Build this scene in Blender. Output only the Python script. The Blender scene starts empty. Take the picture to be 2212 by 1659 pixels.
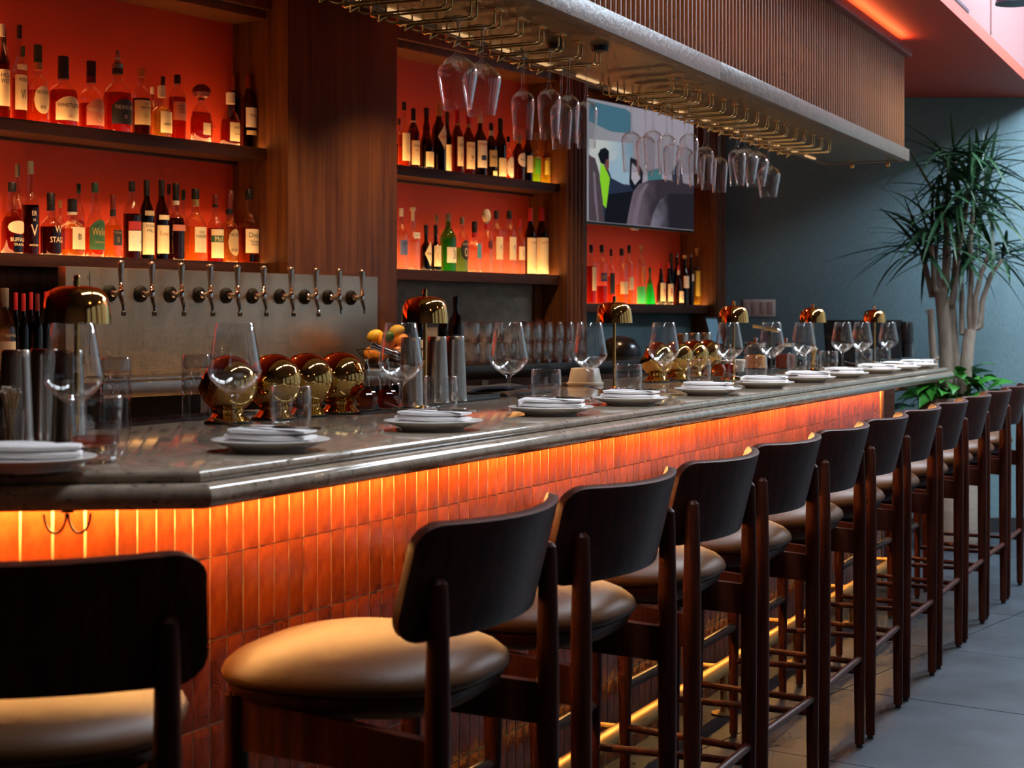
import bpy, bmesh, math, random
from mathutils import Vector, Matrix
random.seed(11)
R = math.radians
SC = bpy.context.scene
COL = SC.collection

# ------------------------------------------------------------------ camera
F, U0, V0, EYE = 3550.0, 1106.0, 695.0, 1.30      # focal length in px of the 2212x1659 frame, horizon row, eye height
cam_d = bpy.data.cameras.new('camera'); cam = bpy.data.objects.new('camera', cam_d); COL.objects.link(cam)
cam.location = (0, 0, EYE); cam.rotation_euler = (R(90), 0, 0)
cam_d.sensor_width = 36; cam_d.lens = F / 2212 * 36
cam_d.shift_y = -(829.5 - V0) / 2212
cam_d.clip_start = 0.05; cam_d.clip_end = 60
cam_d.dof.use_dof = True; cam_d.dof.focus_distance = 4.7; cam_d.dof.aperture_fstop = 6.3
SC.camera = cam

# ------------------------------------------------------------------ world, daylight, exposure
W = bpy.data.worlds.new('world'); SC.world = W; W.use_nodes = True
W.node_tree.nodes['Background'].inputs[0].default_value = (0.62, 0.76, 0.9, 1)
W.node_tree.nodes['Background'].inputs[1].default_value = 0.08
SC.view_settings.view_transform = 'Standard'; SC.view_settings.look = 'None'
SC.view_settings.gamma = 1.0; SC.view_settings.exposure = 0.0; SC.view_settings.use_curve_mapping = False
SC.cycles.max_bounces = 6; SC.cycles.diffuse_bounces = 3; SC.cycles.glossy_bounces = 4; SC.cycles.transmission_bounces = 4; SC.cycles.transparent_max_bounces = 20
SC.cycles.use_adaptive_sampling = True; SC.cycles.adaptive_threshold = 0.09; SC.cycles.adaptive_min_samples = 12; SC.cycles.light_sampling_threshold = 0.03
SC.cycles.caustics_reflective = False; SC.cycles.caustics_refractive = False
SC.cycles.sample_clamp_indirect = 6.0

def area(name, loc, rot, sx, sy, power, col):
    d = bpy.data.lights.new(name, 'AREA'); d.shape = 'RECTANGLE'; d.size = sx; d.size_y = sy
    d.energy = power; d.color = col
    o = bpy.data.objects.new(name, d); COL.objects.link(o); o.location = loc; o.rotation_euler = rot
    return o
DAY = (0.70, 0.86, 1.0)
WIN = [(-1.2, 1.6), (1.3, 1.6), (3.8, 1.6), (6.1, 1.7), (8.5, 2.2)]  # windows of the right wall: centre Y, width
for i, (wy, ww) in enumerate(WIN):
    area('window_daylight', (5.22, wy, 1.95), (0, R(90), 0), 2.5, ww, [2.5, 3.0, 3.0, 4, 9][i], DAY)
area('skylight_daylight', (4.35, 8.7, 3.88), (0, 0, 0), 1.5, 2.0, 330, DAY)
# skylights in the high ceiling of the dining side
for i, (sx_, sy_, pw) in enumerate(((0.35, 2.8, 62), (1.15, 4.5, 62), (1.95, 6.2, 80), (2.75, 7.9, 125))):
    area('skylight_daylight', (sx_, sy_, 3.88), (0, 0, math.atan2(0.9059, 0.4234)), 1.5, 0.55, pw, (0.80, 0.90, 1.0))

# ------------------------------------------------------------------ frames of reference
A = math.atan2(0.9059, 0.4234)                    # direction of the long bar
dv = Vector((math.cos(A), math.sin(A), 0)); nv = Vector((dv.y, -dv.x, 0))
C0 = Vector((-0.459, 2.51, 0))                    # corner of the bar's front edge
def BW(s, t, z=0.0): p = C0 + dv * s + nv * t; return Vector((p.x, p.y, z))
def bs(u, t):                                     # distance along the bar of what shows at column u, t in front of its edge
    k = (u - U0) / F; bx = C0.x + nv.x * t; by = C0.y + nv.y * t
    return (k * by - bx) / (dv.x - k * dv.y)
G = math.atan2(0.8106, 0.5857)                    # direction of the back bar
gv = Vector((math.cos(G), math.sin(G), 0)); hv = Vector((-gv.y, gv.x, 0)); Q0 = 4.859
P0 = hv * Q0
def KW(x, y, z=0.0): p = P0 + gv * x + hv * y; return Vector((p.x, p.y, z))
def kx(u, y=0.0):
    k = (u - U0) / F; Y = (Q0 + y) / (hv.y + hv.x * k); X = k * Y
    return (Vector((X, Y, 0)) - P0).dot(gv)
def kY(u, y=0.0):
    k = (u - U0) / F; return (Q0 + y) / (hv.y + hv.x * k)
def kz(u, v, y=0.0): return EYE - (v - V0) / F * kY(u, y)
def onz(u, v, z):
    Y = F * (EYE - z) / (v - V0); return Vector(((u - U0) / F * Y, Y, z))
BAR = 1.07
def onbar(u, v): return onz(u, v, BAR)
def barst(p): r = Vector((p.x, p.y, 0)) - C0; return r.dot(dv), r.dot(nv)

# ------------------------------------------------------------------ materials
MATS = {}
def mat(name, col, rough=0.5, metal=0.0, spec=0.5, var=None, bump=None, emis=None, coat=0.0, sheen=0.0):
    """var=(colour2, (sx,sy,sz), detail, lo, hi); bump=(scale3, strength)"""
    m = bpy.data.materials.new(name); m.use_nodes = True; nt = m.node_tree; b = nt.nodes['Principled BSDF']
    b.inputs['Base Color'].default_value = (*col, 1); b.inputs['Roughness'].default_value = rough
    b.inputs['Metallic'].default_value = metal; b.inputs['Specular IOR Level'].default_value = spec
    if coat: b.inputs['Coat Weight'].default_value = coat; b.inputs['Coat Roughness'].default_value = 0.08
    if sheen: b.inputs['Sheen Weight'].default_value = sheen
    if emis:
        b.inputs['Emission Color'].default_value = (*emis[0], 1); b.inputs['Emission Strength'].default_value = emis[1]
    tc = None
    def coords(s):
        nonlocal tc
        if tc is None: tc = nt.nodes.new('ShaderNodeTexCoord')
        mp = nt.nodes.new('ShaderNodeMapping'); mp.inputs['Scale'].default_value = s
        nt.links.new(tc.outputs['Object'], mp.inputs['Vector']); return mp
    if var:
        c2, s, det, lo, hi = var
        mp = coords(s); n = nt.nodes.new('ShaderNodeTexNoise'); n.inputs['Scale'].default_value = 1
        n.inputs['Detail'].default_value = det; n.inputs['Roughness'].default_value = 0.65
        nt.links.new(mp.outputs[0], n.inputs['Vector'])
        mr = nt.nodes.new('ShaderNodeMapRange'); mr.inputs[1].default_value = lo; mr.inputs[2].default_value = hi
        nt.links.new(n.outputs[0], mr.inputs[0])
        mx = nt.nodes.new('ShaderNodeMix'); mx.data_type = 'RGBA'
        mx.inputs[6].default_value = (*col, 1); mx.inputs[7].default_value = (*c2, 1)
        nt.links.new(mr.outputs[0], mx.inputs[0]); nt.links.new(mx.outputs[2], b.inputs['Base Color'])
    if bump:
        s, st = bump
        mp = coords(s); n = nt.nodes.new('ShaderNodeTexNoise'); n.inputs['Scale'].default_value = 1; n.inputs['Detail'].default_value = 3
        nt.links.new(mp.outputs[0], n.inputs['Vector'])
        bp = nt.nodes.new('ShaderNodeBump'); bp.inputs['Strength'].default_value = st; bp.inputs['Distance'].default_value = 0.01
        nt.links.new(n.outputs[0], bp.inputs['Height']); nt.links.new(bp.outputs[0], b.inputs['Normal'])
    MATS[name] = m; return m
def emit(name, col, strength):
    m = bpy.data.materials.new(name); m.use_nodes = True; nt = m.node_tree
    nt.nodes.remove(nt.nodes['Principled BSDF']); e = nt.nodes.new('ShaderNodeEmission')
    e.inputs[0].default_value = (*col, 1); e.inputs[1].default_value = strength
    nt.links.new(e.outputs[0], nt.nodes['Material Output'].inputs[0]); MATS[name] = m; return m
def thin_glass(name, tint, edge=0.85, base=0.05, power=3.0, rough=0.02, gloss=(1, 1, 1)):
    m = bpy.data.materials.new(name); m.use_nodes = True; nt = m.node_tree
    nt.nodes.remove(nt.nodes['Principled BSDF'])
    tr = nt.nodes.new('ShaderNodeBsdfTransparent'); tr.inputs[0].default_value = (*tint, 1)
    gl = nt.nodes.new('ShaderNodeBsdfGlossy'); gl.inputs[0].default_value = (*gloss, 1); gl.inputs[1].default_value = rough
    lw = nt.nodes.new('ShaderNodeLayerWeight'); lw.inputs[0].default_value = 0.5
    pw = nt.nodes.new('ShaderNodeMath'); pw.operation = 'POWER'; pw.inputs[1].default_value = power
    ma = nt.nodes.new('ShaderNodeMath'); ma.operation = 'MULTIPLY_ADD'; ma.inputs[1].default_value = edge; ma.inputs[2].default_value = base
    mx = nt.nodes.new('ShaderNodeMixShader')
    nt.links.new(lw.outputs['Facing'], pw.inputs[0]); nt.links.new(pw.outputs[0], ma.inputs[0]); nt.links.new(ma.outputs[0], mx.inputs[0])
    nt.links.new(tr.outputs[0], mx.inputs[1]); nt.links.new(gl.outputs[0], mx.inputs[2])
    nt.links.new(mx.outputs[0], nt.nodes['Material Output'].inputs[0]); MATS[name] = m; return m
def liquid(name, tint, scatter=0.35, scol=None):
    m = bpy.data.materials.new(name); m.use_nodes = True; nt = m.node_tree
    nt.nodes.remove(nt.nodes['Principled BSDF'])
    tr = nt.nodes.new('ShaderNodeBsdfTransparent'); tr.inputs[0].default_value = (*tint, 1)
    tl = nt.nodes.new('ShaderNodeBsdfTranslucent'); tl.inputs[0].default_value = (*(scol or tint), 1)
    mx = nt.nodes.new('ShaderNodeMixShader'); mx.inputs[0].default_value = scatter
    nt.links.new(tr.outputs[0], mx.inputs[1]); nt.links.new(tl.outputs[0], mx.inputs[2])
    nt.links.new(mx.outputs[0], nt.nodes['Material Output'].inputs[0]); MATS[name] = m; return m

mat('walnut', (0.155, 0.055, 0.014), 0.42, spec=0.35, var=((0.07, 0.019, 0.007), (38, 38, 1.4), 5, 0.35, 0.65))
mat('shelf_wood', (0.070, 0.022, 0.009), 0.48, spec=0.3, var=((0.03, 0.009, 0.005), (1.5, 30, 30), 5, 0.35, 0.65))
mat('canopy_oak', (0.20, 0.125, 0.075), 0.38, var=((0.10, 0.058, 0.034), (2.2, 30, 30), 6, 0.35, 0.7), bump=((4, 60, 60), 0.15))
mat('canopy_slat', (0.52, 0.18, 0.036), 0.30, var=((0.28, 0.090, 0.019), (1.5, 9, 2), 3, 0.3, 0.7))
mat('beam_red', (0.28, 0.03, 0.012), 0.4)
mat('red_paint', (0.58, 0.050, 0.015), 0.6, var=((0.50, 0.042, 0.012), (2, 2, 2), 2, 0.3, 0.7))
mat('ceiling_red', (0.46, 0.052, 0.024), 0.65)
mat('plaster_pink', (0.23, 0.105, 0.105), 0.7)
mat('plaster_dark', (0.12, 0.08, 0.065), 0.8)
mat('plaster_mid', (0.30, 0.21, 0.20), 0.8)
mat('teal_wall', (0.145, 0.225, 0.245), 0.75, var=((0.085, 0.145, 0.172), (160, 160, 26), 3, 0.3, 0.7), bump=((220, 220, 40), 0.12))
mat('concrete_panel', (0.34, 0.29, 0.23), 0.7, var=((0.20, 0.165, 0.13), (14, 14, 22), 5, 0.3, 0.7))
mat('floor_slab', (0.034, 0.042, 0.054), 0.45, spec=0.35, var=((0.014, 0.017, 0.023), (3.2, 3.2, 3.2), 8, 0.36, 0.66), bump=((14, 14, 14), 0.08))
mat('floor_joint', (0.02, 0.02, 0.022), 0.8)
mat('stone', (0.31, 0.245, 0.18), 0.07, spec=0.5, var=((0.20, 0.155, 0.11), (26, 26, 26), 8, 0.38, 0.66))
mat('grout', (0.80, 0.58, 0.34), 0.8)
mat('brass_pol', (0.86, 0.50, 0.16), 0.06, 1.0)
mat('brass_rod', (0.86, 0.61, 0.27), 0.2, 1.0)
mat('brass_rail', (0.70, 0.46, 0.17), 0.45, 1.0)
mat('gold_globe', (0.74, 0.46, 0.15), 0.07, 1.0)
mat('soffit_metal', (0.36, 0.25, 0.12), 0.33, 1.0, var=((0.28, 0.19, 0.09), (1.5, 4, 1.5), 2, 0.3, 0.7))
mat('steel', (0.58, 0.55, 0.51), 0.27, 1.0, var=((0.46, 0.43, 0.40), (60, 60, 1.5), 3, 0.3, 0.7))
mat('steel_plate', (0.54, 0.46, 0.36), 0.38, 1.0, var=((0.40, 0.335, 0.26), (5, 5, 2), 5, 0.3, 0.7))
mat('chrome', (0.8, 0.78, 0.75), 0.07, 1.0)
mat('dark_rubber', (0.012, 0.012, 0.013), 0.55)
mat('tap_black', (0.004, 0.004, 0.004), 0.5, spec=0.12)
mat('black_gloss', (0.010, 0.010, 0.011), 0.22)
mat('dark_metal', (0.05, 0.045, 0.04), 0.35, 0.6)
mat('stool_wood', (0.085, 0.020, 0.010), 0.37, spec=0.12, var=((0.030, 0.007, 0.004), (45, 45, 3), 4, 0.35, 0.65))
mat('leather', (0.090, 0.032, 0.008), 0.45, spec=0.22, bump=((260, 260, 260), 0.06))
mat('porcelain', (0.72, 0.69, 0.65), 0.14, spec=0.5)
mat('linen', (0.88, 0.84, 0.83), 0.8, bump=((160, 160, 160), 0.15), sheen=0.2)
mat('navy_cloth', (0.014, 0.018, 0.035), 0.85, bump=((120, 120, 120), 0.2))
mat('cutlery', (0.66, 0.63, 0.60), 0.14, 1.0)
mat('bar_mat', (0.10, 0.055, 0.045), 0.6, bump=((300, 300, 300), 0.6))
mat('white_plastic', (0.72, 0.68, 0.60), 0.4)
mat('orange_peel', (0.80, 0.30, 0.03), 0.45, bump=((220, 220, 220), 0.2))
mat('lemon_peel', (0.80, 0.55, 0.05), 0.45)
mat('lime_peel', (0.06, 0.16, 0.02), 0.4)
mat('toothpick_wood', (0.62, 0.42, 0.22), 0.6)
mat('pick_bead', (0.78, 0.70, 0.58), 0.4)
mat('cork', (0.42, 0.24, 0.10), 0.8)
mat('paper_cream', (0.86, 0.70, 0.44), 0.7)
mat('paper_white', (0.88, 0.80, 0.66), 0.7)
mat('paper_tan', (0.55, 0.40, 0.22), 0.7)
mat('paper_pink', (0.60, 0.20, 0.14), 0.7)
mat('paper_dark', (0.025, 0.028, 0.03), 0.5)
mat('paper_green', (0.03, 0.12, 0.05), 0.6)
mat('paper_red', (0.45, 0.03, 0.03), 0.6)
mat('paper_blue', (0.10, 0.14, 0.32), 0.6)
mat('paper_navy', (0.03, 0.05, 0.16), 0.6)
mat('paper_teal', (0.10, 0.35, 0.45), 0.6)
mat('paper_lime', (0.12, 0.55, 0.03), 0.6)
mat('paper_yellow', (0.75, 0.60, 0.10), 0.6)
mat('paper_orange', (0.75, 0.22, 0.06), 0.6)
mat('ink_black', (0.015, 0.013, 0.012), 0.6)
mat('ink_white', (0.75, 0.70, 0.60), 0.6)
mat('ink_gold', (0.55, 0.36, 0.12), 0.5)
mat('ink_red', (0.55, 0.04, 0.03), 0.6)
mat('cap_black', (0.015, 0.014, 0.014), 0.4)
mat('cap_red', (0.50, 0.02, 0.03), 0.4)
mat('cap_wine', (0.16, 0.02, 0.015), 0.4)
mat('cap_green', (0.02, 0.06, 0.035), 0.4)
mat('cap_grey', (0.20, 0.17, 0.14), 0.4)
mat('cap_white', (0.70, 0.62, 0.50), 0.4)
mat('cap_gold', (0.62, 0.42, 0.16), 0.35, 0.7)
mat('pewter', (0.35, 0.30, 0.26), 0.35, 0.9)
thin_glass('glass', (0.97, 0.97, 0.97), 0.75, 0.045, 2.6)
thin_glass('glass_thick', (0.90, 0.90, 0.90), 0.7, 0.10, 2.0, 0.04)
thin_glass('bottle_clear', (0.88, 0.86, 0.83), 0.6, 0.05, 2.5, 0.04)
thin_glass('bottle_brown', (0.22, 0.09, 0.035), 0.6, 0.05, 2.5, 0.04)
thin_glass('bottle_dark', (0.045, 0.03, 0.02), 0.5, 0.05, 2.5, 0.05)
thin_glass('bottle_olive', (0.06, 0.14, 0.035), 0.5, 0.05, 2.5, 0.05)
thin_glass('bottle_green', (0.25, 0.75, 0.30), 0.6, 0.05, 2.5, 0.04)
liquid('liq_amber', (0.74, 0.26, 0.06), 0.17, (0.62, 0.20, 0.05))
liquid('liq_red', (0.55, 0.10, 0.045), 0.16, (0.50, 0.08, 0.03))
liquid('liq_dark', (0.16, 0.045, 0.022), 0.15, (0.20, 0.05, 0.02))
liquid('liq_gold', (0.86, 0.54, 0.17), 0.17, (0.75, 0.45, 0.14))
liquid('liq_clear', (0.95, 0.95, 0.93), 0.08, (0.85, 0.80, 0.70))
liquid('liq_green', (0.36, 0.72, 0.36), 0.2, (0.25, 0.6, 0.28))
liquid('liq_teal', (0.25, 0.85, 0.55), 0.7, (0.25, 0.85, 0.55))
liquid('liq_lime', (0.55, 0.80, 0.10), 0.4, (0.45, 0.75, 0.08))
liquid('liq_yellow', (0.90, 0.78, 0.15), 0.5, (0.9, 0.75, 0.15))
mat('cutglass_tint', (0.5, 0.3, 0.28), 0.15)
mat('bark', (0.30, 0.235, 0.185), 0.75, var=((0.17, 0.125, 0.095), (30, 30, 8), 5, 0.3, 0.7), bump=((60, 60, 20), 0.5))
mat('blade_leaf', (0.022, 0.075, 0.028), 0.38, var=((0.012, 0.04, 0.018), (6, 6, 6), 2, 0.3, 0.7))
mat('pothos_leaf', (0.035, 0.20, 0.022), 0.32, var=((0.02, 0.11, 0.015), (9, 9, 9), 2, 0.3, 0.7))
mat('soil', (0.03, 0.02, 0.014), 0.9)
mat('pot_stone', (0.34, 0.285, 0.23), 0.75, var=((0.26, 0.215, 0.17), (8, 8, 50), 4, 0.3, 0.7))
mat('lamp_dark', (0.03, 0.012, 0.035), 0.4)
mat('switch_plate', (0.55, 0.50, 0.48), 0.45)
mat('switch_rocker', (0.42, 0.30, 0.27), 0.4)
mat('screen_frame', (0.01, 0.01, 0.01), 0.35)
emit('led_bar', (1.0, 0.50, 0.14), 165.0)
emit('led_shelf', (1.0, 0.50, 0.17), 9.0)
emit('led_cove', (1.0, 0.36, 0.11), 20.0)
emit('led_soffit', (1.0, 0.58, 0.26), 0.75)
emit('tv_white', (0.62, 0.56, 0.66), 0.55)
emit('tv_pale', (0.62, 0.66, 0.70), 0.75)
emit('tv_sky', (0.42, 0.60, 0.74), 0.6)
emit('tv_blue', (0.10, 0.26, 0.36), 0.5)
emit('tv_seat', (0.10, 0.072, 0.088), 0.6)
def tv_grad(name, c0, c1, x0, x1, st=0.6):
    m = emit(name, c0, st); nt = m.node_tree; e = [n for n in nt.nodes if n.bl_idname == 'ShaderNodeEmission'][0]
    tc = nt.nodes.new('ShaderNodeTexCoord'); sp = nt.nodes.new('ShaderNodeSeparateXYZ'); mr = nt.nodes.new('ShaderNodeMapRange'); mr.interpolation_type = 'SMOOTHSTEP'
    mr.inputs[1].default_value = x0; mr.inputs[2].default_value = x1
    mx = nt.nodes.new('ShaderNodeMix'); mx.data_type = 'RGBA'; mx.inputs[6].default_value = (*c0, 1); mx.inputs[7].default_value = (*c1, 1)
    nz = nt.nodes.new('ShaderNodeTexNoise'); nz.inputs['Scale'].default_value = 9; nz.inputs['Detail'].default_value = 2
    ad = nt.nodes.new('ShaderNodeMath'); ad.operation = 'MULTIPLY_ADD'; ad.inputs[1].default_value = 0.25
    nt.links.new(tc.outputs['Object'], nz.inputs['Vector']); nt.links.new(tc.outputs['Object'], sp.inputs[0]); nt.links.new(nz.outputs[0], ad.inputs[0]); nt.links.new(sp.outputs[0], ad.inputs[2])
    nt.links.new(ad.outputs[0], mr.inputs[0]); nt.links.new(mr.outputs[0], mx.inputs[0]); nt.links.new(mx.outputs[2], e.inputs[0]); return m
tv_grad('tv_seat_b', (0.22, 0.165, 0.21), (0.055, 0.042, 0.058), 0.55, 0.90)
tv_grad('tv_seat_c', (0.30, 0.28, 0.36), (0.030, 0.025, 0.036), 0.72, 1.05)
tv_grad('tv_backdrop', (0.50, 0.50, 0.56), (0.62, 0.56, 0.66), 0.2, 0.9, 0.46)
tv_grad('tv_day_b', (0.70, 0.74, 0.72), (0.34, 0.55, 0.72), 0.28, 0.62, 0.6)
emit('tv_seat_light', (0.24, 0.19, 0.24), 0.6)
emit('tv_seat_dark', (0.035, 0.026, 0.04), 0.6)
emit('tv_green', (0.30, 0.75, 0.03), 0.7)
emit('tv_dark', (0.012, 0.014, 0.022), 0.6)
emit('tv_navy', (0.03, 0.045, 0.085), 0.6)
emit('tv_skin', (0.22, 0.09, 0.07), 0.6)
emit('tv_teal', (0.08, 0.24, 0.26), 0.6)
emit('pos_screen', (0.10, 0.19, 0.27), 0.8)
emit('led_green', (0.05, 0.9, 0.1), 1.0)

# tile glaze: colour patches differ from tile to tile (object-info random)
def tile_mat():
    m = mat('tile_glaze', (0.43, 0.082, 0.019), 0.19, spec=0.38, var=((0.20, 0.027, 0.008), (16, 16, 9), 4, 0.34, 0.68), bump=((30, 30, 18), 0.09))
    nt = m.node_tree; b = nt.nodes['Principled BSDF']
    mx = [n for n in nt.nodes if n.bl_idname == 'ShaderNodeMix'][0]
    oi = nt.nodes.new('ShaderNodeObjectInfo'); hs = nt.nodes.new('ShaderNodeHueSaturation')
    mr = nt.nodes.new('ShaderNodeMapRange'); mr.inputs[3].default_value = 0.72; mr.inputs[4].default_value = 1.2
    nt.links.new(oi.outputs['Random'], mr.inputs[0]); nt.links.new(mr.outputs[0], hs.inputs['Value'])
    nt.links.new(mx.outputs[2], hs.inputs['Color']); nt.links.new(hs.outputs[0], b.inputs['Base Color'])
tile_mat()
# dark flecks on the stone
def stone_flecks():
    m = MATS['stone']; nt = m.node_tree; b = nt.nodes['Principled BSDF']
    mx = [n for n in nt.nodes if n.bl_idname == 'ShaderNodeMix'][0]
    tc = [n for n in nt.nodes if n.bl_idname == 'ShaderNodeTexCoord'][0]
    mp = nt.nodes.new('ShaderNodeMapping'); mp.inputs['Scale'].default_value = (55, 95, 95)
    nz = nt.nodes.new('ShaderNodeTexNoise'); nz.inputs['Scale'].default_value = 1; nz.inputs['Detail'].default_value = 2
    mr = nt.nodes.new('ShaderNodeMapRange'); mr.inputs[1].default_value = 0.60; mr.inputs[2].default_value = 0.70; mr.inputs[4].default_value = 0.85
    m2 = nt.nodes.new('ShaderNodeMix'); m2.data_type = 'RGBA'; m2.inputs[7].default_value = (0.045, 0.035, 0.028, 1)
    nt.links.new(tc.outputs['Object'], mp.inputs[0]); nt.links.new(mp.outputs[0], nz.inputs['Vector']); nt.links.new(nz.outputs[0], mr.inputs[0])
    nt.links.new(mr.outputs[0], m2.inputs[0]); nt.links.new(mx.outputs[2], m2.inputs[6]); nt.links.new(m2.outputs[2], b.inputs['Base Color'])
stone_flecks()

# ------------------------------------------------------------------ mesh helpers
class MB:
    def __init__(s): s.v = []; s.f = []
    def add(s, vs, fs):
        o = len(s.v); s.v += [tuple(p) for p in vs]; s.f += [tuple(i + o for i in f) for f in fs]; return s
    def box(s, x0, x1, y0, y1, z0, z1):
        return s.add([(x0, y0, z0), (x1, y0, z0), (x1, y1, z0), (x0, y1, z0), (x0, y0, z1), (x1, y0, z1), (x1, y1, z1), (x0, y1, z1)],
                     [(3, 2, 1, 0), (4, 5, 6, 7), (0, 1, 5, 4), (1, 2, 6, 5), (2, 3, 7, 6), (3, 0, 4, 7)])
    def prism(s, pts, z0, z1):
        n = len(pts)
        a = sum(pts[i][0] * pts[(i + 1) % n][1] - pts[(i + 1) % n][0] * pts[i][1] for i in range(n))
        if a < 0: pts = pts[::-1]
        return s.add([(x, y, z0) for x, y in pts] + [(x, y, z1) for x, y in pts],
                     [tuple(range(n))[::-1], tuple(range(n, 2 * n))] + [(i, (i + 1) % n, (i + 1) % n + n, i + n) for i in range(n)])
    def loft(s, rings, cap0=True, cap1=True, closed=True):
        n = len(rings[0]); vs = [p for r in rings for p in r]; fs = []
        m = n if closed else n - 1
        for j in range(len(rings) - 1):
            for i in range(m):
                a = j * n + i; b = j * n + (i + 1) % n
                fs.append((a, b, b + n, a + n))
        if cap0: fs.append(tuple(range(n))[::-1])
        if cap1: fs.append(tuple(range((len(rings) - 1) * n, len(rings) * n)))
        return s.add(vs, fs)
    def lathe(s, prof, seg=20, cx=0.0, cy=0.0, sx=1.0, sy=1.0, p=2.0, open0=False, open1=False):
        rings = []
        for r, z in prof:
            r = max(r, 1e-5); ring = []
            for i in range(seg):
                a = 2 * math.pi * i / seg; c, q = math.cos(a), math.sin(a)
                k = r if p == 2.0 else r / (abs(c) ** p + abs(q) ** p) ** (1 / p)
                ring.append((cx + k * c * sx, cy + k * q * sy, z))
            rings.append(ring)
        return s.loft(rings, not open0 and prof[0][0] > 1e-4, not open1 and prof[-1][0] > 1e-4)
    def tube(s, pts, r, seg=8, caps=True):
        pts = [Vector(p) for p in pts]; rings = []; up = None
        for i, p in enumerate(pts):
            a = pts[max(i - 1, 0)]; b = pts[min(i + 1, len(pts) - 1)]; d = (b - a).normalized()
            if up is None: up = Vector((0, 0, 1)) if abs(d.z) < 0.9 else Vector((1, 0, 0))
            x = d.cross(up)
            if x.length < 1e-4: x = d.cross(Vector((0, 1, 0)))
            x.normalize(); y = x.cross(d).normalized(); up = y
            rr = r[i] if isinstance(r, (list, tuple)) else r
            rings.append([p + (x * math.cos(2 * math.pi * j / seg) + y * math.sin(2 * math.pi * j / seg)) * rr for j in range(seg)])
        return s.loft(rings, caps, caps)
    def sheet(s, fn, nu, nv, th):
        """fn(u,v)->(point, normal), u,v in 0..1; a closed sheet of thickness th"""
        g = [[fn(i / nu, j / nv) for j in range(nv + 1)] for i in range(nu + 1)]
        n1 = (nu + 1) * (nv + 1); idx = lambda i, j: i * (nv + 1) + j
        vs = [Vector(g[i][j][0]) for i in range(nu + 1) for j in range(nv + 1)]
        vs += [Vector(g[i][j][0]) + Vector(g[i][j][1]) * th for i in range(nu + 1) for j in range(nv + 1)]
        fs = []
        for i in range(nu):
            for j in range(nv):
                q = (idx(i, j), idx(i + 1, j), idx(i + 1, j + 1), idx(i, j + 1)); fs.append(q[::-1]); fs.append(tuple(k + n1 for k in q))
        edge = [idx(i, 0) for i in range(nu + 1)] + [idx(nu, j) for j in range(1, nv + 1)] + [idx(i, nv) for i in range(nu - 1, -1, -1)] + [idx(0, j) for j in range(nv - 1, 0, -1)]
        for a, b in zip(edge, edge[1:] + edge[:1]): fs.append((a, b, b + n1, a + n1))
        return s.add(vs, fs)
    def mesh(s, name, m, smooth=35, bevel=0.0, bseg=2):
        me = bpy.data.meshes.new(name); me.from_pydata([tuple(p) for p in s.v], [], s.f)
        if bevel:
            bm = bmesh.new(); bm.from_mesh(me)
            bmesh.ops.remove_doubles(bm, verts=bm.verts, dist=1e-6)
            es = [e for e in bm.edges if len(e.link_faces) == 2 and e.calc_face_angle(0) > R(30)]
            bmesh.ops.bevel(bm, geom=es, offset=bevel, segments=bseg, profile=0.6, affect='EDGES', clamp_overlap=True)
            bm.to_mesh(me); bm.free()
        me.materials.append(MATS[m] if isinstance(m, str) else m)
        if smooth:
            me.polygons.foreach_set('use_smooth', [True] * len(me.polygons))
            me.set_sharp_from_angle(angle=R(smooth))
        me.update(); return me
    def build(s, name, m, parent=None, **k):
        return link(name, s.mesh(name, m, **k), parent)
def link(name, me, parent=None, loc=None, rotz=None):
    o = bpy.data.objects.new(name, me); COL.objects.link(o)
    if parent is not None: o.parent = parent
    if loc is not None: o.location = loc
    if rotz is not None: o.rotation_euler = (0, 0, rotz)
    return o
def tag(o, label=None, cat=None, group=None, kind=None):
    if label: o['label'] = label
    if cat: o['category'] = cat
    if group: o['group'] = group
    if kind: o['kind'] = kind
    return o
def thing(name, label, cat, loc=(0, 0, 0), rotz=0.0, group=None):
    o = bpy.data.objects.new(name, None); COL.objects.link(o); o.empty_display_size = 0.05
    o.location = loc; o.rotation_euler = (0, 0, rotz); return tag(o, label, cat, group)
def copy_tree(o, parent=None):
    c = o.copy(); COL.objects.link(c); c.parent = parent
    for ch in KIDS.get(o.name, []): 
        d = copy_tree(ch, c)
    return c
KIDS = {}
def freeze(o):
    """remember children so copies need no depsgraph"""
    KIDS[o.name] = list(o.children)
    for ch in o.children: freeze(ch)
    return o
def clone(o, label, loc, rotz=0.0, group=None):
    c = copy_tree(o); c.location = loc; c.rotation_euler = (0, 0, rotz); c['label'] = label
    if group: c['group'] = group
    return c
def struct(name, mb, m, parent=None, loc=None, rotz=None, label=None, **k):
    o = mb.build(name, m, parent, **k)
    if loc is not None: o.location = loc
    if rotz is not None: o.rotation_euler = (0, 0, rotz)
    if parent is None: o['kind'] = 'structure'
    if label: o['label'] = label
    return o
ORD = ['first', 'second', 'third', 'fourth', 'fifth', 'sixth', 'seventh', 'eighth', 'ninth', 'tenth', 'eleventh', 'twelfth', 'thirteenth', 'fourteenth', 'fifteenth', 'sixteenth', 'seventeenth', 'eighteenth', 'nineteenth', 'twentieth']
TXT = {}
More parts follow.
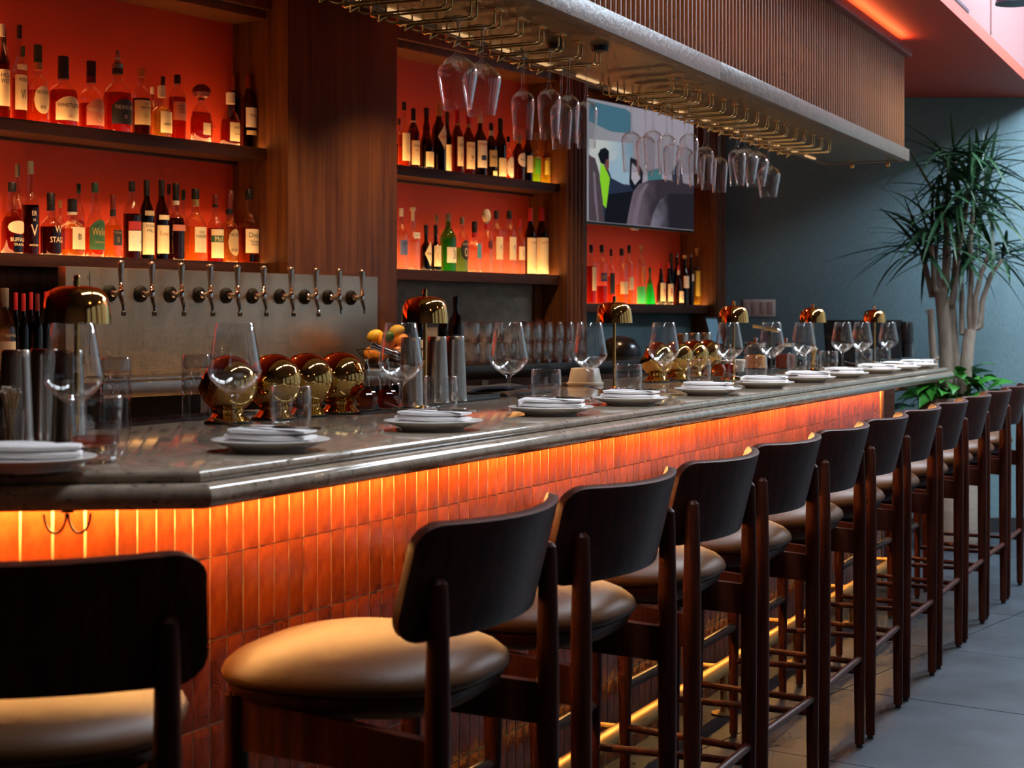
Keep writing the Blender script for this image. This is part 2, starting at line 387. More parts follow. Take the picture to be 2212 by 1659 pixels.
def text_geo(body):
    if body not in TXT:
        cu = bpy.data.curves.new('lettering', 'FONT'); cu.body = body; cu.size = 1.0; cu.align_x = 'CENTER'; cu.align_y = 'CENTER'; cu.resolution_u = 2
        o = bpy.data.objects.new('lettering', cu); COL.objects.link(o)
        dg = bpy.context.evaluated_depsgraph_get(); me = o.evaluated_get(dg).to_mesh()
        TXT[body] = ([tuple(v.co) for v in me.vertices], [tuple(p.vertices) for p in me.polygons])
        o.evaluated_get(dg).to_mesh_clear(); bpy.data.objects.remove(o); bpy.data.curves.remove(cu)
    return TXT[body]
def curved_text(name, body, width, height, zc, rad, m, parent, flat=False, yoff=0.0, turn=0.0):
    """lettering wrapped on a cylinder of radius rad, facing -y"""
    vs, fs = text_geo(body)
    xs = [v[0] for v in vs]; ys = [v[1] for v in vs]
    sx = width / max(max(xs) - min(xs), 1e-3); sy = height / max(max(ys) - min(ys), 1e-3); cx = (max(xs) + min(xs)) / 2; cy = (max(ys) + min(ys)) / 2
    mb = MB(); out = []
    for x, y, _ in vs:
        X = (x - cx) * sx; Z = (y - cy) * sy
        if flat: out.append((X, yoff, zc + Z))
        else:
            a = X / rad + turn; out.append((rad * math.sin(a), -rad * math.cos(a), zc + Z))
    mb.add(out, fs)
    return mb.build(name, m, parent, smooth=0)
# ================================================================== the setting
CEIL = 2.685; FARY = 10.15; RX = 5.2; REARY = -3.0; LX = -6.2; TOPZ = 3.9
def clip_rect(poly, x0, x1, y0, y1):
    def half(poly, inside, cut):
        out = []
        for i, p in enumerate(poly):
            q = poly[(i + 1) % len(poly)]
            a, b = inside(p), inside(q)
            if a: out.append(p)
            if a != b: out.append(cut(p, q))
        return out
    def cx(v): return lambda p, q: (v, p[1] + (q[1] - p[1]) * (v - p[0]) / (q[0] - p[0]))
    def cy(v): return lambda p, q: (p[0] + (q[0] - p[0]) * (v - p[1]) / (q[1] - p[1]), v)
    for ins, cut in ((lambda p: p[0] >= x0, cx(x0)), (lambda p: p[0] <= x1, cx(x1)), (lambda p: p[1] >= y0, cy(y0)), (lambda p: p[1] <= y1, cy(y1))):
        if poly: poly = half(poly, ins, cut)
    return poly
fl = struct('floor', MB().box(LX, RX, REARY, FARY, -0.1, -0.005), 'floor_joint', label='dark blue-grey slab floor')
TP = 0.9
for i in range(-12, 14):
    for j in range(-16, 8):
        cs = [KW(i * TP + a, 0.3 + j * TP + b) for a, b in ((0.0025, 0.0025), (TP - 0.0025, 0.0025), (TP - 0.0025, TP - 0.0025), (0.0025, TP - 0.0025))]
        pl = clip_rect([(c.x, c.y) for c in cs], LX + 0.01, RX - 0.01, REARY + 0.01, FARY - 0.01)
        if len(pl) < 3: continue
        mx = sum(p[0] for p in pl) / len(pl); my = sum(p[1] for p in pl) / len(pl)
        if hv.dot(Vector((mx, my, 0))) > Q0 + 0.5: continue
        MB().prism(pl, -0.006, random.uniform(-0.0006, 0)).build('floor_tile', 'floor_slab', fl, smooth=0)
# far wall (teal cloth paper) with plaster above the low ceiling, right wall with windows, rear and left walls
struct('wall_far', MB().box(LX, RX, FARY, FARY + 0.12, 0, CEIL), 'teal_wall', label='teal woven wall behind the plant')
struct('wall_far_upper', MB().box(LX, RX, FARY, FARY + 0.12, CEIL, TOPZ), 'plaster_pink')
struct('baseboard_far', MB().box(1.4, RX - 0.02, FARY - 0.015, FARY, 0, 0.09), 'dark_rubber')
wr = MB(); edges = [REARY] + [e for wy, ww in WIN for e in (wy - ww / 2, wy + ww / 2)] + [FARY]
for a, b in zip(edges[0::2], edges[1::2]): wr.box(RX, RX + 0.12, a, b, 0, TOPZ)
for wy, ww in WIN: wr.box(RX, RX + 0.12, wy - ww / 2, wy + ww / 2, 0, 0.7).box(RX, RX + 0.12, wy - ww / 2, wy + ww / 2, 3.2, TOPZ)
struct('wall_right', wr, 'plaster_dark')
for i, (wy, ww) in enumerate(WIN):
    f = MB()
    for y in (wy - ww / 2, wy - 0.025, wy + ww / 2 - 0.05): f.box(RX + 0.06, RX + 0.10, y, y + 0.05, 0.7, 3.2)
    for z in (0.7, 2.2, 3.15): f.box(RX + 0.06, RX + 0.10, wy - ww / 2, wy + ww / 2, z, z + 0.05)
    struct('window_%d' % (i + 1), f, 'dark_metal')
struct('wall_rear', MB().box(LX, RX, REARY - 0.12, REARY, 0, TOPZ), 'plaster_dark')
struct('wall_left', MB().box(LX - 0.12, LX, REARY, FARY, 0, TOPZ), 'plaster_dark')
# low red ceiling over the bar, its edge, and the high ceiling beyond
e0 = BW(0, 0.153); sN = (FARY - e0.y) / dv.y; sS = (REARY - e0.y) / dv.y
pN = e0 + dv * sN; pS = e0 + dv * sS
struct('ceiling', MB().prism([(pN.x, pN.y), (LX, FARY), (LX, REARY), (pS.x, pS.y)], CEIL, CEIL + 0.06), 'ceiling_red', label='low red ceiling above the bar')
q = nv * 0.06
struct('trim_1', MB().prism([(pN.x, pN.y), (pS.x, pS.y), (pS.x - q.x, pS.y - q.y), (pN.x - q.x, pN.y - q.y)], CEIL + 0.06, TOPZ), 'plaster_pink')
struct('ceiling_high', MB().box(LX, RX, REARY, FARY, TOPZ, TOPZ + 0.1), 'plaster_mid')
# seam and return-air slot on the upper plaster (dark lines at the top right of the picture)

# ------------------------------------------------------------------ back bar
X1 = kx(575); X2 = kx(858, -0.124); X3 = kx(1208); X4 = kx(1268, -0.05); X5 = kx(1530); X6 = kx(1572, -0.05); XL = kx(0) - 1.7
DEP = 0.197
def KO(name, mb, m, parent=None, **k):
    o = mb.build(name, m, parent, **k)
    if parent is None: o.location = P0; o.rotation_euler = (0, 0, G)
    return o
def kstruct(name, mb, m, label=None, **k):
    o = KO(name, mb, m, **k); o['kind'] = 'structure'
    if label: o['label'] = label
    return o
XE = X6 - 0.02
kstruct('wall_back', MB().box(XL, XE, DEP, DEP + 0.1, 0, CEIL), 'red_paint', 'red painted wall behind the bottle shelves')
kstruct('trim_3', MB().box(X1, X2, -0.124, DEP, 0, CEIL), 'walnut', 'wide walnut pillar between the shelf bays', bevel=0.003)
def pilaster(name, xa, xb, label):
    o = kstruct(name, MB().box(xa, xb, -0.05, DEP, 0, CEIL), 'walnut', label, bevel=0.002)
    n = 4; w = (xb - xa) / (n + 1.2)
    for i in range(n):
        c = xa + w * (i + 0.8)
        pts = [(c + 0.42 * w * math.cos(a), -0.05 - 0.42 * w * math.sin(a)) for a in [math.pi * j / 8 for j in range(9)]]
        MB().prism(pts, 0.02, CEIL - 0.02).build('flute', 'walnut', o)
pilaster('trim_4', X3, X4, 'fluted walnut pilaster left of the television')
pilaster('trim_5', X5, XE, 'fluted walnut pilaster next to the teal wall')
for nm, xa, xb in (('trim_6', XL, X1), ('trim_7', X2, X3), ('trim_8', X4, X5)):
    o = kstruct(nm, MB().box(xa, xb, 0.0, DEP, 2.565, CEIL), 'walnut', bevel=0.002)
    MB().box(xa, xb, -0.03, 0.0, 2.60, CEIL).build('moulding', 'walnut', o, bevel=0.004)
# panels under the shelves
kstruct('trim_9', MB().box(XL, X1, 0.12, DEP, 0, 1.50), 'walnut')
kstruct('trim_10', MB().box(X2, kx(1150, 0.12), 0.12, DEP, 0, 1.50), 'concrete_panel', 'grey concrete splashback under the middle shelves')
kstruct('trim_11', MB().box(kx(1150, 0.12), X3, 0.10, DEP, 0, 1.50), 'walnut')
kstruct('trim_12', MB().box(X4, X5, 0.12, DEP, 0, 1.352), 'teal_wall')

def shelf(label, xa, xb, ztop, th, y0=0.0):
    t = thing('shelf', label, 'shelf', KW(xa, 0, 0), G, 'back bar shelves'); L = xb - xa
    MB().box(0, L, y0, DEP, ztop - th, ztop - 0.006).build('board', 'shelf_wood', t, bevel=0.002)
    MB().box(0.01, L - 0.01, y0 + 0.008, DEP - 0.012, ztop - 0.006, ztop).build('light_panel', 'led_shelf', t, smooth=0)
    MB().box(0.0, L, y0, y0 + 0.008, ztop - 0.006, ztop).build('front_lip', 'shelf_wood', t)
    MB().box(0.0, L, DEP - 0.03, DEP - 0.004, ztop - th - 0.012, ztop - th).build('cleat', 'shelf_wood', t)
    return t
ZA, ZB, ZE = 2.024, 1.544, 1.400
shelf('upper walnut shelf of lit whiskey bottles left of the pillar', XL, X1, ZA, 0.046)
shelf('lower walnut shelf of lit whiskey bottles above the taps', XL, X1, ZB, 0.046)
shelf('upper walnut shelf of lit bottles in the middle bay', X2, X3, ZA, 0.046)
shelf('lower walnut shelf of gin and vodka bottles in the middle bay', X2, X3, ZB, 0.050)
shelf('short walnut bottle shelf under the television', X4, X5, ZE, 0.050)

# back counters
XS0, XS1 = kx(95, -0.3), kx(832, -0.3)
t = thing('steel_counter', 'stainless drip counter under the beer taps', 'counter', KW(XS0, 0, 0), G); L = XS1 - XS0
MB().box(0, L, -0.60, -0.126, 1.045, 1.100).build('top', 'steel', t, bevel=0.006)
MB().box(0.0, L, -0.60, -0.585, 1.100, 1.112).build('raised_lip', 'steel', t, bevel=0.003)
g = MB().box(0.25, L - 0.05, -0.46, -0.2, 1.1005, 1.103).build('drip_grate', 'steel_plate', t)
gm = MB().box(0.0, 0.006, -0.455, -0.205, 1.103, 1.107).mesh('grate_bar', 'steel')
for i in range(80):
    link('grate_bar', gm, g, loc=(0.26 + i * (L - 0.32) / 80, 0, 0))
for x in (0.45, 1.25, 2.1, L - 0.05):
    MB().box(x, x + 0.045, -0.585, -0.54, 0, 1.045).build('leg', 'steel', t)
MB().box(0.02, L - 0.02, -0.50, -0.155, 0.45, 0.47).build('undershelf', 'dark_metal', t)
MB().box(0.0, L, -0.15, -0.130, 0.0, 1.044).build('shade_sheet', 'dark_rubber', t)  # black sheet standing in for the shade of the cavity under the counter
XD = X5
t = thing('back_counter', 'dark stone back counter carrying the stacked glasses', 'counter', KW(XS1 + 0.003, 0, 0), G); L = XD - XS1
MB().box(0, L, -0.58, -0.126, 1.050, 1.110).build('top', 'black_gloss', t, bevel=0.005)
MB().box(0.0, L, -0.575, -0.565, 0.985, 1.050).build('front_rail', 'shelf_wood', t)
MB().box(0.02, L - 0.02, -0.5, -0.128, 0.0, 1.050).build('cabinet', 'dark_rubber', t)
t = thing('side_counter', 'dark walnut side counter carrying wine bottles at far left', 'counter', KW(XL, 0, 0), G); L = XS0 - XL - 0.003
MB().box(0, L, -0.6, 0.118, 1.05, 1.10).build('top', 'shelf_wood', t, bevel=0.004)
MB().box(0.02, L - 0.02, -0.55, 0.118, 0, 1.05).build('cabinet', 'walnut', t)

# tap wall and taps
YP = -0.170
xa, xb = kx(142, YP), kx(816, YP)
t = thing('tap_panel', 'brushed steel tap panel with ten beer taps in front of the pillar', 'panel', KW(xa, YP, 1.119), G); L = xb - xa
MB().box(0, L, 0, 0.044, -0.018, 0.378).build('face_plate', 'steel_plate', t, bevel=0.003)
for x in (0.10, L - 0.05):
    MB().lathe([(0.004, 0), (0.004, 0.002), (0.002, 0.003)], 10).build('screw', 'chrome', t).matrix_local = Matrix.Translation((x, -0.0, 0.34)) @ Matrix.Rotation(R(90), 4, 'X')
MB().box(0.105, 0.108, -0.001, 0.0, 0.06, 0.36).build('panel_seam', 'dark_metal', t)
def make_tap():
    t = thing('beer_tap', '', 'tap', group='beer taps on the steel panel')
    def along_y(mb, name, m):
        o = mb.build(name, m, t); o.rotation_euler = (R(90), 0, 0); return o
    along_y(MB().lathe([(0.031, 0), (0.031, 0.006), (0.024, 0.014), (0.012, 0.018)], 20), 'flange', 'tap_black')
    along_y(MB().lathe([(0.013, 0.012), (0.013, 0.022), (0.009, 0.026), (0.009, 0.042), (0.012, 0.046), (0.012, 0.058)], 14), 'shank', 'chrome')
    MB().lathe([(0.004, -0.014), (0.011, -0.010), (0.0125, 0.0), (0.011, 0.012), (0.008, 0.016), (0.010, 0.022), (0.007, 0.028), (0.009, 0.034), (0.006, 0.038)], 14, 0, -0.062).build('faucet_body', 'chrome', t)
    MB().tube([(0, -0.062, -0.006), (0, -0.066, -0.025), (0, -0.074, -0.045), (0, -0.077, -0.070)], [0.009, 0.008, 0.0065, 0.006], 10).build('spout', 'chrome', t)
    MB().lathe([(0.0065, 0.036), (0.0075, 0.045), (0.0138, 0.105), (0.0138, 0.112), (0.010, 0.118), (0.0, 0.120)], 14, 0, -0.062).build('handle', 'steel', t)
    return freeze(t)
tap = make_tap()
for i, u in enumerate((236, 303, 367, 429, 488, 545, 604, 658, 708, 758)):
    lab = 'chrome beer tap with steel handle, %s from the left' % ORD[i]
    p = KW(kx(u, YP), YP - 0.001, 1.403)
    if i == 0: tap.location = p; tap.rotation_euler = (0, 0, G); tap['label'] = lab; o = tap
    else: o = clone(tap, lab, p, G)
    if i < 8: MB().lathe([(0.0085, -0.082), (0.0095, -0.068), (0.006, -0.064)], 10, 0, -0.077).build('spout_cap', 'dark_rubber', o)

# television
YT = 0.03
ta, tb = kx(1262, YT), kx(1499, YT)
t = thing('television', 'wall television showing brown seat backs and a passenger', 'television', KW(ta, YT, 1.832), G); L = tb - ta; TH = 0.69
MB().box(0, L, 0, 0.045, 0, TH).build('case', 'screen_frame', t, bevel=0.004)
MB().box(L * 0.35, L * 0.65, 0.045, 0.165, 0.2, 0.5).build('wall_mount', 'dark_metal', t)
scr = MB().box(0.008, L - 0.008, -0.002, 0.0, 0.014, TH - 0.008).build('screen', 'tv_backdrop', t)
MB().box(L * 0.42, L * 0.47, -0.001, 0.02, -0.012, 0.0).build('indicator', 'cap_white', t)
def tvpoly(name, m, pts, lay):
    """pts in picture columns/rows of the photo, laid flat on the screen"""
    out = []
    for (u, v) in pts:
        x = kx(u, YT) - ta; z = kz(u, v, YT) - 1.832
        out.append((min(max(x, 0.010), L - 0.010), min(max(z, 0.016), TH - 0.010)))
    y = -0.002 - 0.0004 * lay
    mb = MB(); n = len(out)
    mb.add([(x, y, z) for x, z in out], [tuple(range(n))])
    return mb.build(name, m, scr, smooth=0)
tvpoly('picture_window', 'tv_blue', [(1272, 218), (1352, 236), (1362, 244), (1362, 290), (1352, 288), (1318, 284), (1272, 262)], 1)
tvpoly('picture_daylight', 'tv_day_b', [(1272, 300), (1366, 310), (1366, 410), (1310, 405), (1272, 330)], 1)
tvpoly('picture_sky', 'tv_sky', [(1316, 350), (1360, 330), (1362, 410), (1316, 400)], 2)
tvpoly('picture_person', 'tv_navy', [(1306, 345), (1320, 385), (1345, 398), (1372, 400), (1368, 490), (1302, 482), (1300, 380)], 3)
tvpoly('picture_person', 'tv_dark', [(1310, 420), (1372, 412), (1362, 494), (1304, 486)], 4)
tvpoly('picture_vest', 'tv_green', [(1296, 350), (1306, 362), (1316, 385), (1312, 420), (1308, 450), (1300, 440), (1294, 400)], 5)
tvpoly('picture_head', 'tv_dark', [(1290, 334), (1296, 322), (1306, 319), (1314, 326), (1314, 345), (1308, 358), (1296, 352)], 6)
tvpoly('picture_face', 'tv_skin', [(1308, 345), (1314, 342), (1314, 362), (1308, 370), (1304, 358)], 7)
tvpoly('picture_scarf', 'tv_dark', [(1360, 340), (1374, 345), (1388, 372), (1386, 396), (1366, 412), (1358, 395)], 5)
tvpoly('picture_scarf', 'tv_white', [(1364, 352), (1374, 362), (1382, 385), (1370, 400), (1362, 385)], 6)
tvpoly('picture_shirt', 'tv_teal', [(1398, 370), (1428, 362), (1430, 402), (1398, 402)], 3)
tvpoly('picture_shirt', 'tv_navy', [(1450, 372), (1468, 340), (1474, 395), (1452, 400)], 3)
tvpoly('picture_seat', 'tv_seat', [(1270, 335), (1284, 342), (1292, 370), (1300, 430), (1304, 488), (1270, 483)], 8)
tvpoly('picture_seat', 'tv_seat_light', [(1279, 370), (1284, 372), (1288, 430), (1292, 486), (1288, 486), (1282, 430)], 9)
tvpoly('picture_seat', 'tv_seat_b', [(1352, 494), (1358, 450), (1366, 415), (1378, 398), (1400, 390), (1430, 387), (1470, 394), (1500, 402), (1500, 506), (1352, 492)], 8)
tvpoly('picture_seat', 'tv_seat_c', [(1403, 500), (1410, 460), (1424, 432), (1445, 418), (1500, 420), (1500, 506)], 9)
tvpoly('picture_seat', 'tv_seat_light', [(1364, 494), (1368, 455), (1378, 418), (1392, 398), (1400, 396), (1386, 422), (1378, 460), (1374, 495)], 9)

# ------------------------------------------------------------------ bar worktop
lv = Vector((-math.cos(R(8)), -math.sin(R(8)), 0)); nl = Vector((-lv.y, lv.x, 0)) if (-lv.y * 0 + lv.x * 1) > 0 else Vector((lv.y, -lv.x, 0))
def corner(t):                                     # meeting point of both fronts, set out by t
    s = -t * (1 + nv.dot(nl)) / dv.dot(nl); return C0 + dv * s + nv * t
SEND = 6.337; LEFT = 2.2
prof = [(-0.96, 1.012), (-0.02, 1.012)]
for i in range(1, 9): a = R(-90 + 180 * i / 8); prof.append((-0.0195 + 0.0195 * math.cos(a), 1.0315 + 0.0195 * math.sin(a)))
prof += [(-0.032, 1.051)]
for i in range(0, 7): a = R(-60 + 150 * i / 6); prof.append((-0.044 + 0.0105 * math.cos(a), 1.0595 + 0.0105 * math.sin(a)))
prof += [(-0.96, 1.07)]
def ring(fn): return [fn(t, z) for t, z in prof]
def sta_left(d): 
    def f(t, z): p = corner(t) + lv * d; return (p.x - C0.x, p.y - C0.y, z)
    return f
def sta_right(s, sh=0.0):
    def f(t, z):
        tt = t - sh if t > -0.3 else t
        zz = 1.041 + (z - 1.041) * (1 - sh * 12); p = BW(s, tt); return (p.x - C0.x, p.y - C0.y, zz)
    return f
t = thing('bar_worktop', 'polished brown stone bar top with a double rounded edge', 'worktop', (C0.x, C0.y, 0))
rl = [ring(sta_left(LEFT)), ring(sta_left(0.0))]
MB().loft(rl).build('slab', 'stone', t, smooth=40)
rr = [ring(sta_left(-0.0004)), ring(sta_right(SEND - 0.018)), ring(sta_right(SEND - 0.006, 0.003)), ring(sta_right(SEND, 0.010))]
MB().loft(rr).build('slab', 'stone', t, smooth=40)

# ------------------------------------------------------------------ bar counter with tiles
OV = 0.32; SB = 6.12
def seg_pts(o, back):                              # bar body outline
    a = corner(-o); b = corner(-back)
    return [a, BW(SB, -o), BW(SB, -back), b, b + lv * LEFT, a + lv * LEFT]
bc = thing('bar_counter', 'bar counter faced with vertical burnt orange glazed tiles', 'counter', (C0.x, C0.y, 0))
MB().prism([(p.x - C0.x, p.y - C0.y) for p in seg_pts(OV - 0.0050, 0.80)], 0.0, 1.0115).build('carcass', 'grout', bc, smooth=0)
ROWS = [(1.0105, 0.8655), (0.8625, 0.7105), (0.7075, 0.5555), (0.5525, 0.4005), (0.3975, 0.2455), (0.2425, 0.0905), (0.0875, 0.002)]
def tile_mesh(w, h, seed):
    rnd = random.Random(seed); nx, nz = 3, 6; vs = []; fs = []; e = 0.0016
    for j in range(nz + 1):
        for i in range(nx + 1):
            x = -w / 2 + w * i / nx; z = h * j / nz
            edge = i in (0, nx) or j in (0, nz)
            y = -0.0070 + rnd.uniform(-0.0006, 0.0006) if not edge else -0.0062 + rnd.uniform(-0.0003, 0.0003)
            vs.append((x + (rnd.uniform(-e, e) * 0.4 if edge else 0), y, z + (rnd.uniform(-e, e) * 0.5 if edge else 0)))
    k = nx + 1
    for j in range(nz):
        for i in range(nx): fs.append((j * k + i, j * k + i + 1, (j + 1) * k + i + 1, (j + 1) * k + i))
    rim = [i for i in range(k)] + [j * k + nx for j in range(1, nz + 1)] + [nz * k + i for i in range(nx - 1, -1, -1)] + [j * k for j in range(nz - 1, 0, -1)]
    b = len(vs); vs += [(vs[i][0], 0.004, vs[i][2]) for i in rim]; n = len(rim)
    for a in range(n): fs.append((rim[(a + 1) % n], rim[a], b + a, b + (a + 1) % n))
    return MB().add(vs, fs)
places = []; PIT = 0.0535
a0 = corner(-OV); s0 = barst(a0)[0]
ncol = int((SB - 0.05 - s0) / PIT)
for c in range(ncol):
    s = s0 - 0.003 + PIT * (c + 0.5); p = BW(s, -OV)
    for r in range(7): places.append((p, A, r, (1 / p.y ** 1.2) * (1.0 if r < 3 else 0.45 if r < 5 else 0.3)))
angl = math.atan2(-lv.y, -lv.x)
for c in range(14):
    p = a0 + lv * (-0.003 + PIT * (c + 0.5))
    for r in range(7): places.append((p, angl, r, (1.4 / p.y ** 1.2) * (1.0 if r < 3 and c < 6 else 0.2)))
order = sorted(range(len(places)), key=lambda i: -places[i][3])
TM = {(r, k): tile_mesh(0.0492, ROWS[r][0] - ROWS[r][1], r * 10 + k).mesh('tile', 'tile_glaze', smooth=50) for r in range(7) for k in range(4)}
TB = {(r, k): tile_mesh(0.0492, ROWS[r][0] - ROWS[r][1], r * 10 + k) for r in range(7) for k in range(2)}
stuff = MB()
for n, i in enumerate(order):
    p, ang, r, sc = places[i]; jz = random.uniform(-0.0006, 0.0006); tw = random.uniform(-0.006, 0.006); out = random.uniform(0, 0.0012)
    if n < 300:
        o = link('tile', TM[(r, random.randrange(4))], bc, loc=(p.x - C0.x, p.y - C0.y, ROWS[r][1] + jz), rotz=ang + tw)
    else:
        src = TB[(r, random.randrange(2))]; M = Matrix.Translation((p.x - C0.x, p.y - C0.y, ROWS[r][1] + jz)) @ Matrix.Rotation(ang + tw, 4, 'Z')
        stuff.add([M @ Vector(v) for v in src.v], src.f)
tag(stuff.build('tile_field', 'tile_glaze', bc, smooth=50), kind='stuff')
def bar_box(s0, s1, t0, t1, z0, z1):
    ps = [BW(s0, t0), BW(s1, t0), BW(s1, t1), BW(s0, t1)]
    return MB().prism([(p.x - C0.x, p.y - C0.y) for p in ps], z0, z1)
bar_box(SB - 0.045, SB, -OV - 0.006, -OV + 0.012, 0, 1.011).build('end_trim', 'walnut', bc, bevel=0.002)
bar_box(SB, SB + 0.03, -OV - 0.10, -OV + 0.0, 0, 1.011).build('end_post', 'dark_metal', bc, bevel=0.002)
# light strip under the overhang
ca, cb = corner(-OV + 0.045), corner(-OV + 0.030)
ls = MB(); pr = [ca, BW(SB, -OV + 0.045), BW(SB, -OV + 0.030), cb]
ls.prism([(p.x - C0.x, p.y - C0.y) for p in pr], 1.0055, 1.0115)
ls.prism([(p.x - C0.x, p.y - C0.y) for p in (ca + lv * LEFT, ca, cb, cb + lv * LEFT)], 1.0055, 1.0115)
ls.build('light_strip', 'led_bar', bc, smooth=0)
# coat hooks under the overhang
def hook(label, p, ang):
    h = thing('bag_hook', label, 'hook', p, ang, 'bag hooks under the bar top')
    MB().lathe([(0.010, -0.003), (0.010, 0.0)], 12).build('mount', 'dark_metal', h)
    for sx in (-1, 1):
        pts = [(sx * (0.018 - 0.0165 * math.cos(a)), 0, -0.0045 - 0.030 * math.sin(a)) for a in [math.pi * i / 10 for i in range(11)]]
        MB().tube(pts, 0.0022, 6).build('prong', 'dark_metal', h)
ph = onz(122, 1113, 1.012); hook('black double bag hook under the near end of the bar top', (ph.x, ph.y + 0.06, 1.012), R(8))
pe = BW(bs(1948, -0.1), -0.1)
h = thing('bag_hook', 'black round bag hook under the far end of the bar top', 'hook', (pe.x, pe.y, 1.012), A, 'bag hooks under the bar top')
MB().tube([(0, 0, 0), (0, 0, -0.022)], 0.004, 8).build('stem', 'dark_metal', h)
MB().lathe([(0.006, -0.030), (0.026, -0.026), (0.028, -0.020), (0.006, -0.016)], 16).build('knob', 'dark_metal', h)

# brass foot rail
fr = thing('foot_rail', 'brass foot rail running along the tiled bar front', 'rail', (C0.x, C0.y, 0))
def rel(p, z): return (p.x - C0.x, p.y - C0.y, z)
MB().tube([rel(BW(0.15, -0.19), 0.155), rel(BW(SB - 0.05, -0.19), 0.155)], 0.0255, 18).build('tube', 'brass_rail', fr)
for i in range(7):
    s = 0.45 + i * 0.9; p = BW(s, -0.19)
    MB().tube([rel(p, 0.006), rel(p, 0.132)], 0.012, 12).build('bracket', 'brass_rail', fr)
    MB().lathe([(0.042, 0.0005), (0.042, 0.006), (0.016, 0.010)], 20, p.x - C0.x, p.y - C0.y).build('floor_flange', 'brass_rail', fr)
    MB().tube([rel(p, 0.155), rel(BW(s, -OV + 0.004), 0.155)], 0.010, 10).build('wall_stay', 'brass_rail', fr)

# ------------------------------------------------------------------ canopy over the bar
CT, CB = -0.17, -0.60; CS0, CS1 = -0.6, 6.056; ZS, ZF = 2.0865, 2.1465; ZBm = 2.600
cn = thing('bar_canopy', 'slatted wooden canopy with bronze underside hanging over the bar', 'canopy', (C0.x, C0.y, 0))
def cbox(s0, s1, t0, t1, z0, z1): return bar_box(s0, s1, t0, t1, z0, z1)
SM = bs(1557, CT)
cbox(CS0, SM - 0.0005, CT - 0.045, CT, ZS, ZF).build('fascia_board', 'canopy_oak', cn, bevel=0.002)
cbox(SM, CS1, CT - 0.045, CT, ZS, ZF).build('fascia_board', 'canopy_oak', cn, bevel=0.002)
cbox(CS1 - 0.045, CS1, CB, CT - 0.045, ZS, ZF).build('end_board', 'canopy_oak', cn, bevel=0.002)
cbox(CS0, CS1 - 0.045, CB, CB + 0.03, ZS, ZF).build('back_board', 'canopy_oak', cn, bevel=0.002)
cbox(CS0, CS1 - 0.045, CB + 0.03, CT - 0.045, ZS + 0.004, ZS + 0.012).build('soffit_panel', 'soffit_metal', cn)
cbox(CS0, CS1 - 0.02, CB + 0.015, CT - 0.04, ZF, CEIL).build('core', 'shelf_wood', cn)
SP = 0.0385; n = int((CS1 - 0.02 - 1.0) / SP)
pts = [(0.0165 * math.cos(a), -0.012 * math.sin(a)) for a in [math.pi * j / 7 for j in range(8)]]
sm = MB().prism(pts, 0, ZBm - ZF).mesh('slat', 'canopy_slat', smooth=60)
for i in range(n):
    p = BW(CS1 - 0.038 - i * SP, CT - 0.030); link('slat', sm, cn, loc=(p.x - C0.x, p.y - C0.y, ZF), rotz=A)
for i in range(9):
    p = BW(CS1 - 0.02, CT - 0.055 - i * SP); link('slat', sm, cn, loc=(p.x - C0.x, p.y - C0.y, ZF), rotz=A + R(90))
cbox(CS0, CS1 + 0.01, CB, CT + 0.012, ZBm, ZBm + 0.040).build('top_beam', 'beam_red', cn, bevel=0.002)
cbox(CS0, CS1 - 0.05, CT - 0.025, CT - 0.002, ZBm + 0.040, ZBm + 0.045).build('cove_light', 'led_cove', cn, smooth=0)
for i in range(18):
    s = 0.3 + i * 0.31
    cbox(s, s + 0.17, CB + 0.034, CB + 0.046, ZS - 0.002, ZS + 0.004).build('soffit_light', 'led_soffit', cn, smooth=0)
for u in (1830, 1916):
    s = CS1 - 0.022; p = onz(u, 349, ZS); p = BW(s, barst(onz(u, 349, ZS))[1])
    o = thing('bullet_light', 'tiny brass bullet lamp on the canopy end, %s' % ('left one' if u < 1900 else 'right one'), 'spotlight', (p.x, p.y, ZS), A)
    MB().lathe([(0.0035, 0.0), (0.0035, -0.004), (0.009, -0.006), (0.010, -0.018), (0.007, -0.024), (0.0, -0.026)][::-1], 14).build('lamp_body', 'brass_pol', o)
# small sensor boxes on the soffit
for u, v, lab in ((1200, 98, 'near'), (1296, 103, 'far')):
    p = onz(u, v, ZS); o = thing('soffit_mount', 'round black speaker mount on the canopy underside, %s one' % lab, 'fitting', (p.x, p.y, ZS + 0.004), A)
    MB().lathe([(0.010, -0.018), (0.024, -0.014), (0.026, 0.0)], 16).build('disc', 'dark_metal', o)

# ------------------------------------------------------------------ warm fill lamps added out of view: aisle spots and dining-side pendants
def warm_spot(name, label, p, power, size, col=(1.0, 0.62, 0.32)):
    o = thing(name, label, 'lamp', p); MB().lathe([(0.055, -0.006), (0.055, 0.0)], 20).build('trim_ring', 'brass_rod', o)
    MB().lathe([(0.04, -0.0075), (0.04, -0.006)], 16).build('lens', 'led_soffit', o, smooth=0)
    d = bpy.data.lights.new('fillspot', 'SPOT'); d.energy = power; d.color = col; d.spot_size = R(size); d.spot_blend = 0.6; d.shadow_soft_size = 0.04
    l = bpy.data.objects.new('fillspot', d); COL.objects.link(l); l.parent = o; l.location = (0, 0, -0.02)
for i, u in enumerate((120, 420, 720, 1010, 1300)):  # unseen spots added to throw warm light on the walnut pillar
    q = KW(kx(u, -0.62), -0.62, CEIL); warm_spot('aisle_fill_light', 'added warm downlight above the bartender aisle, %s from the left' % ORD[i], q, 75, 100)
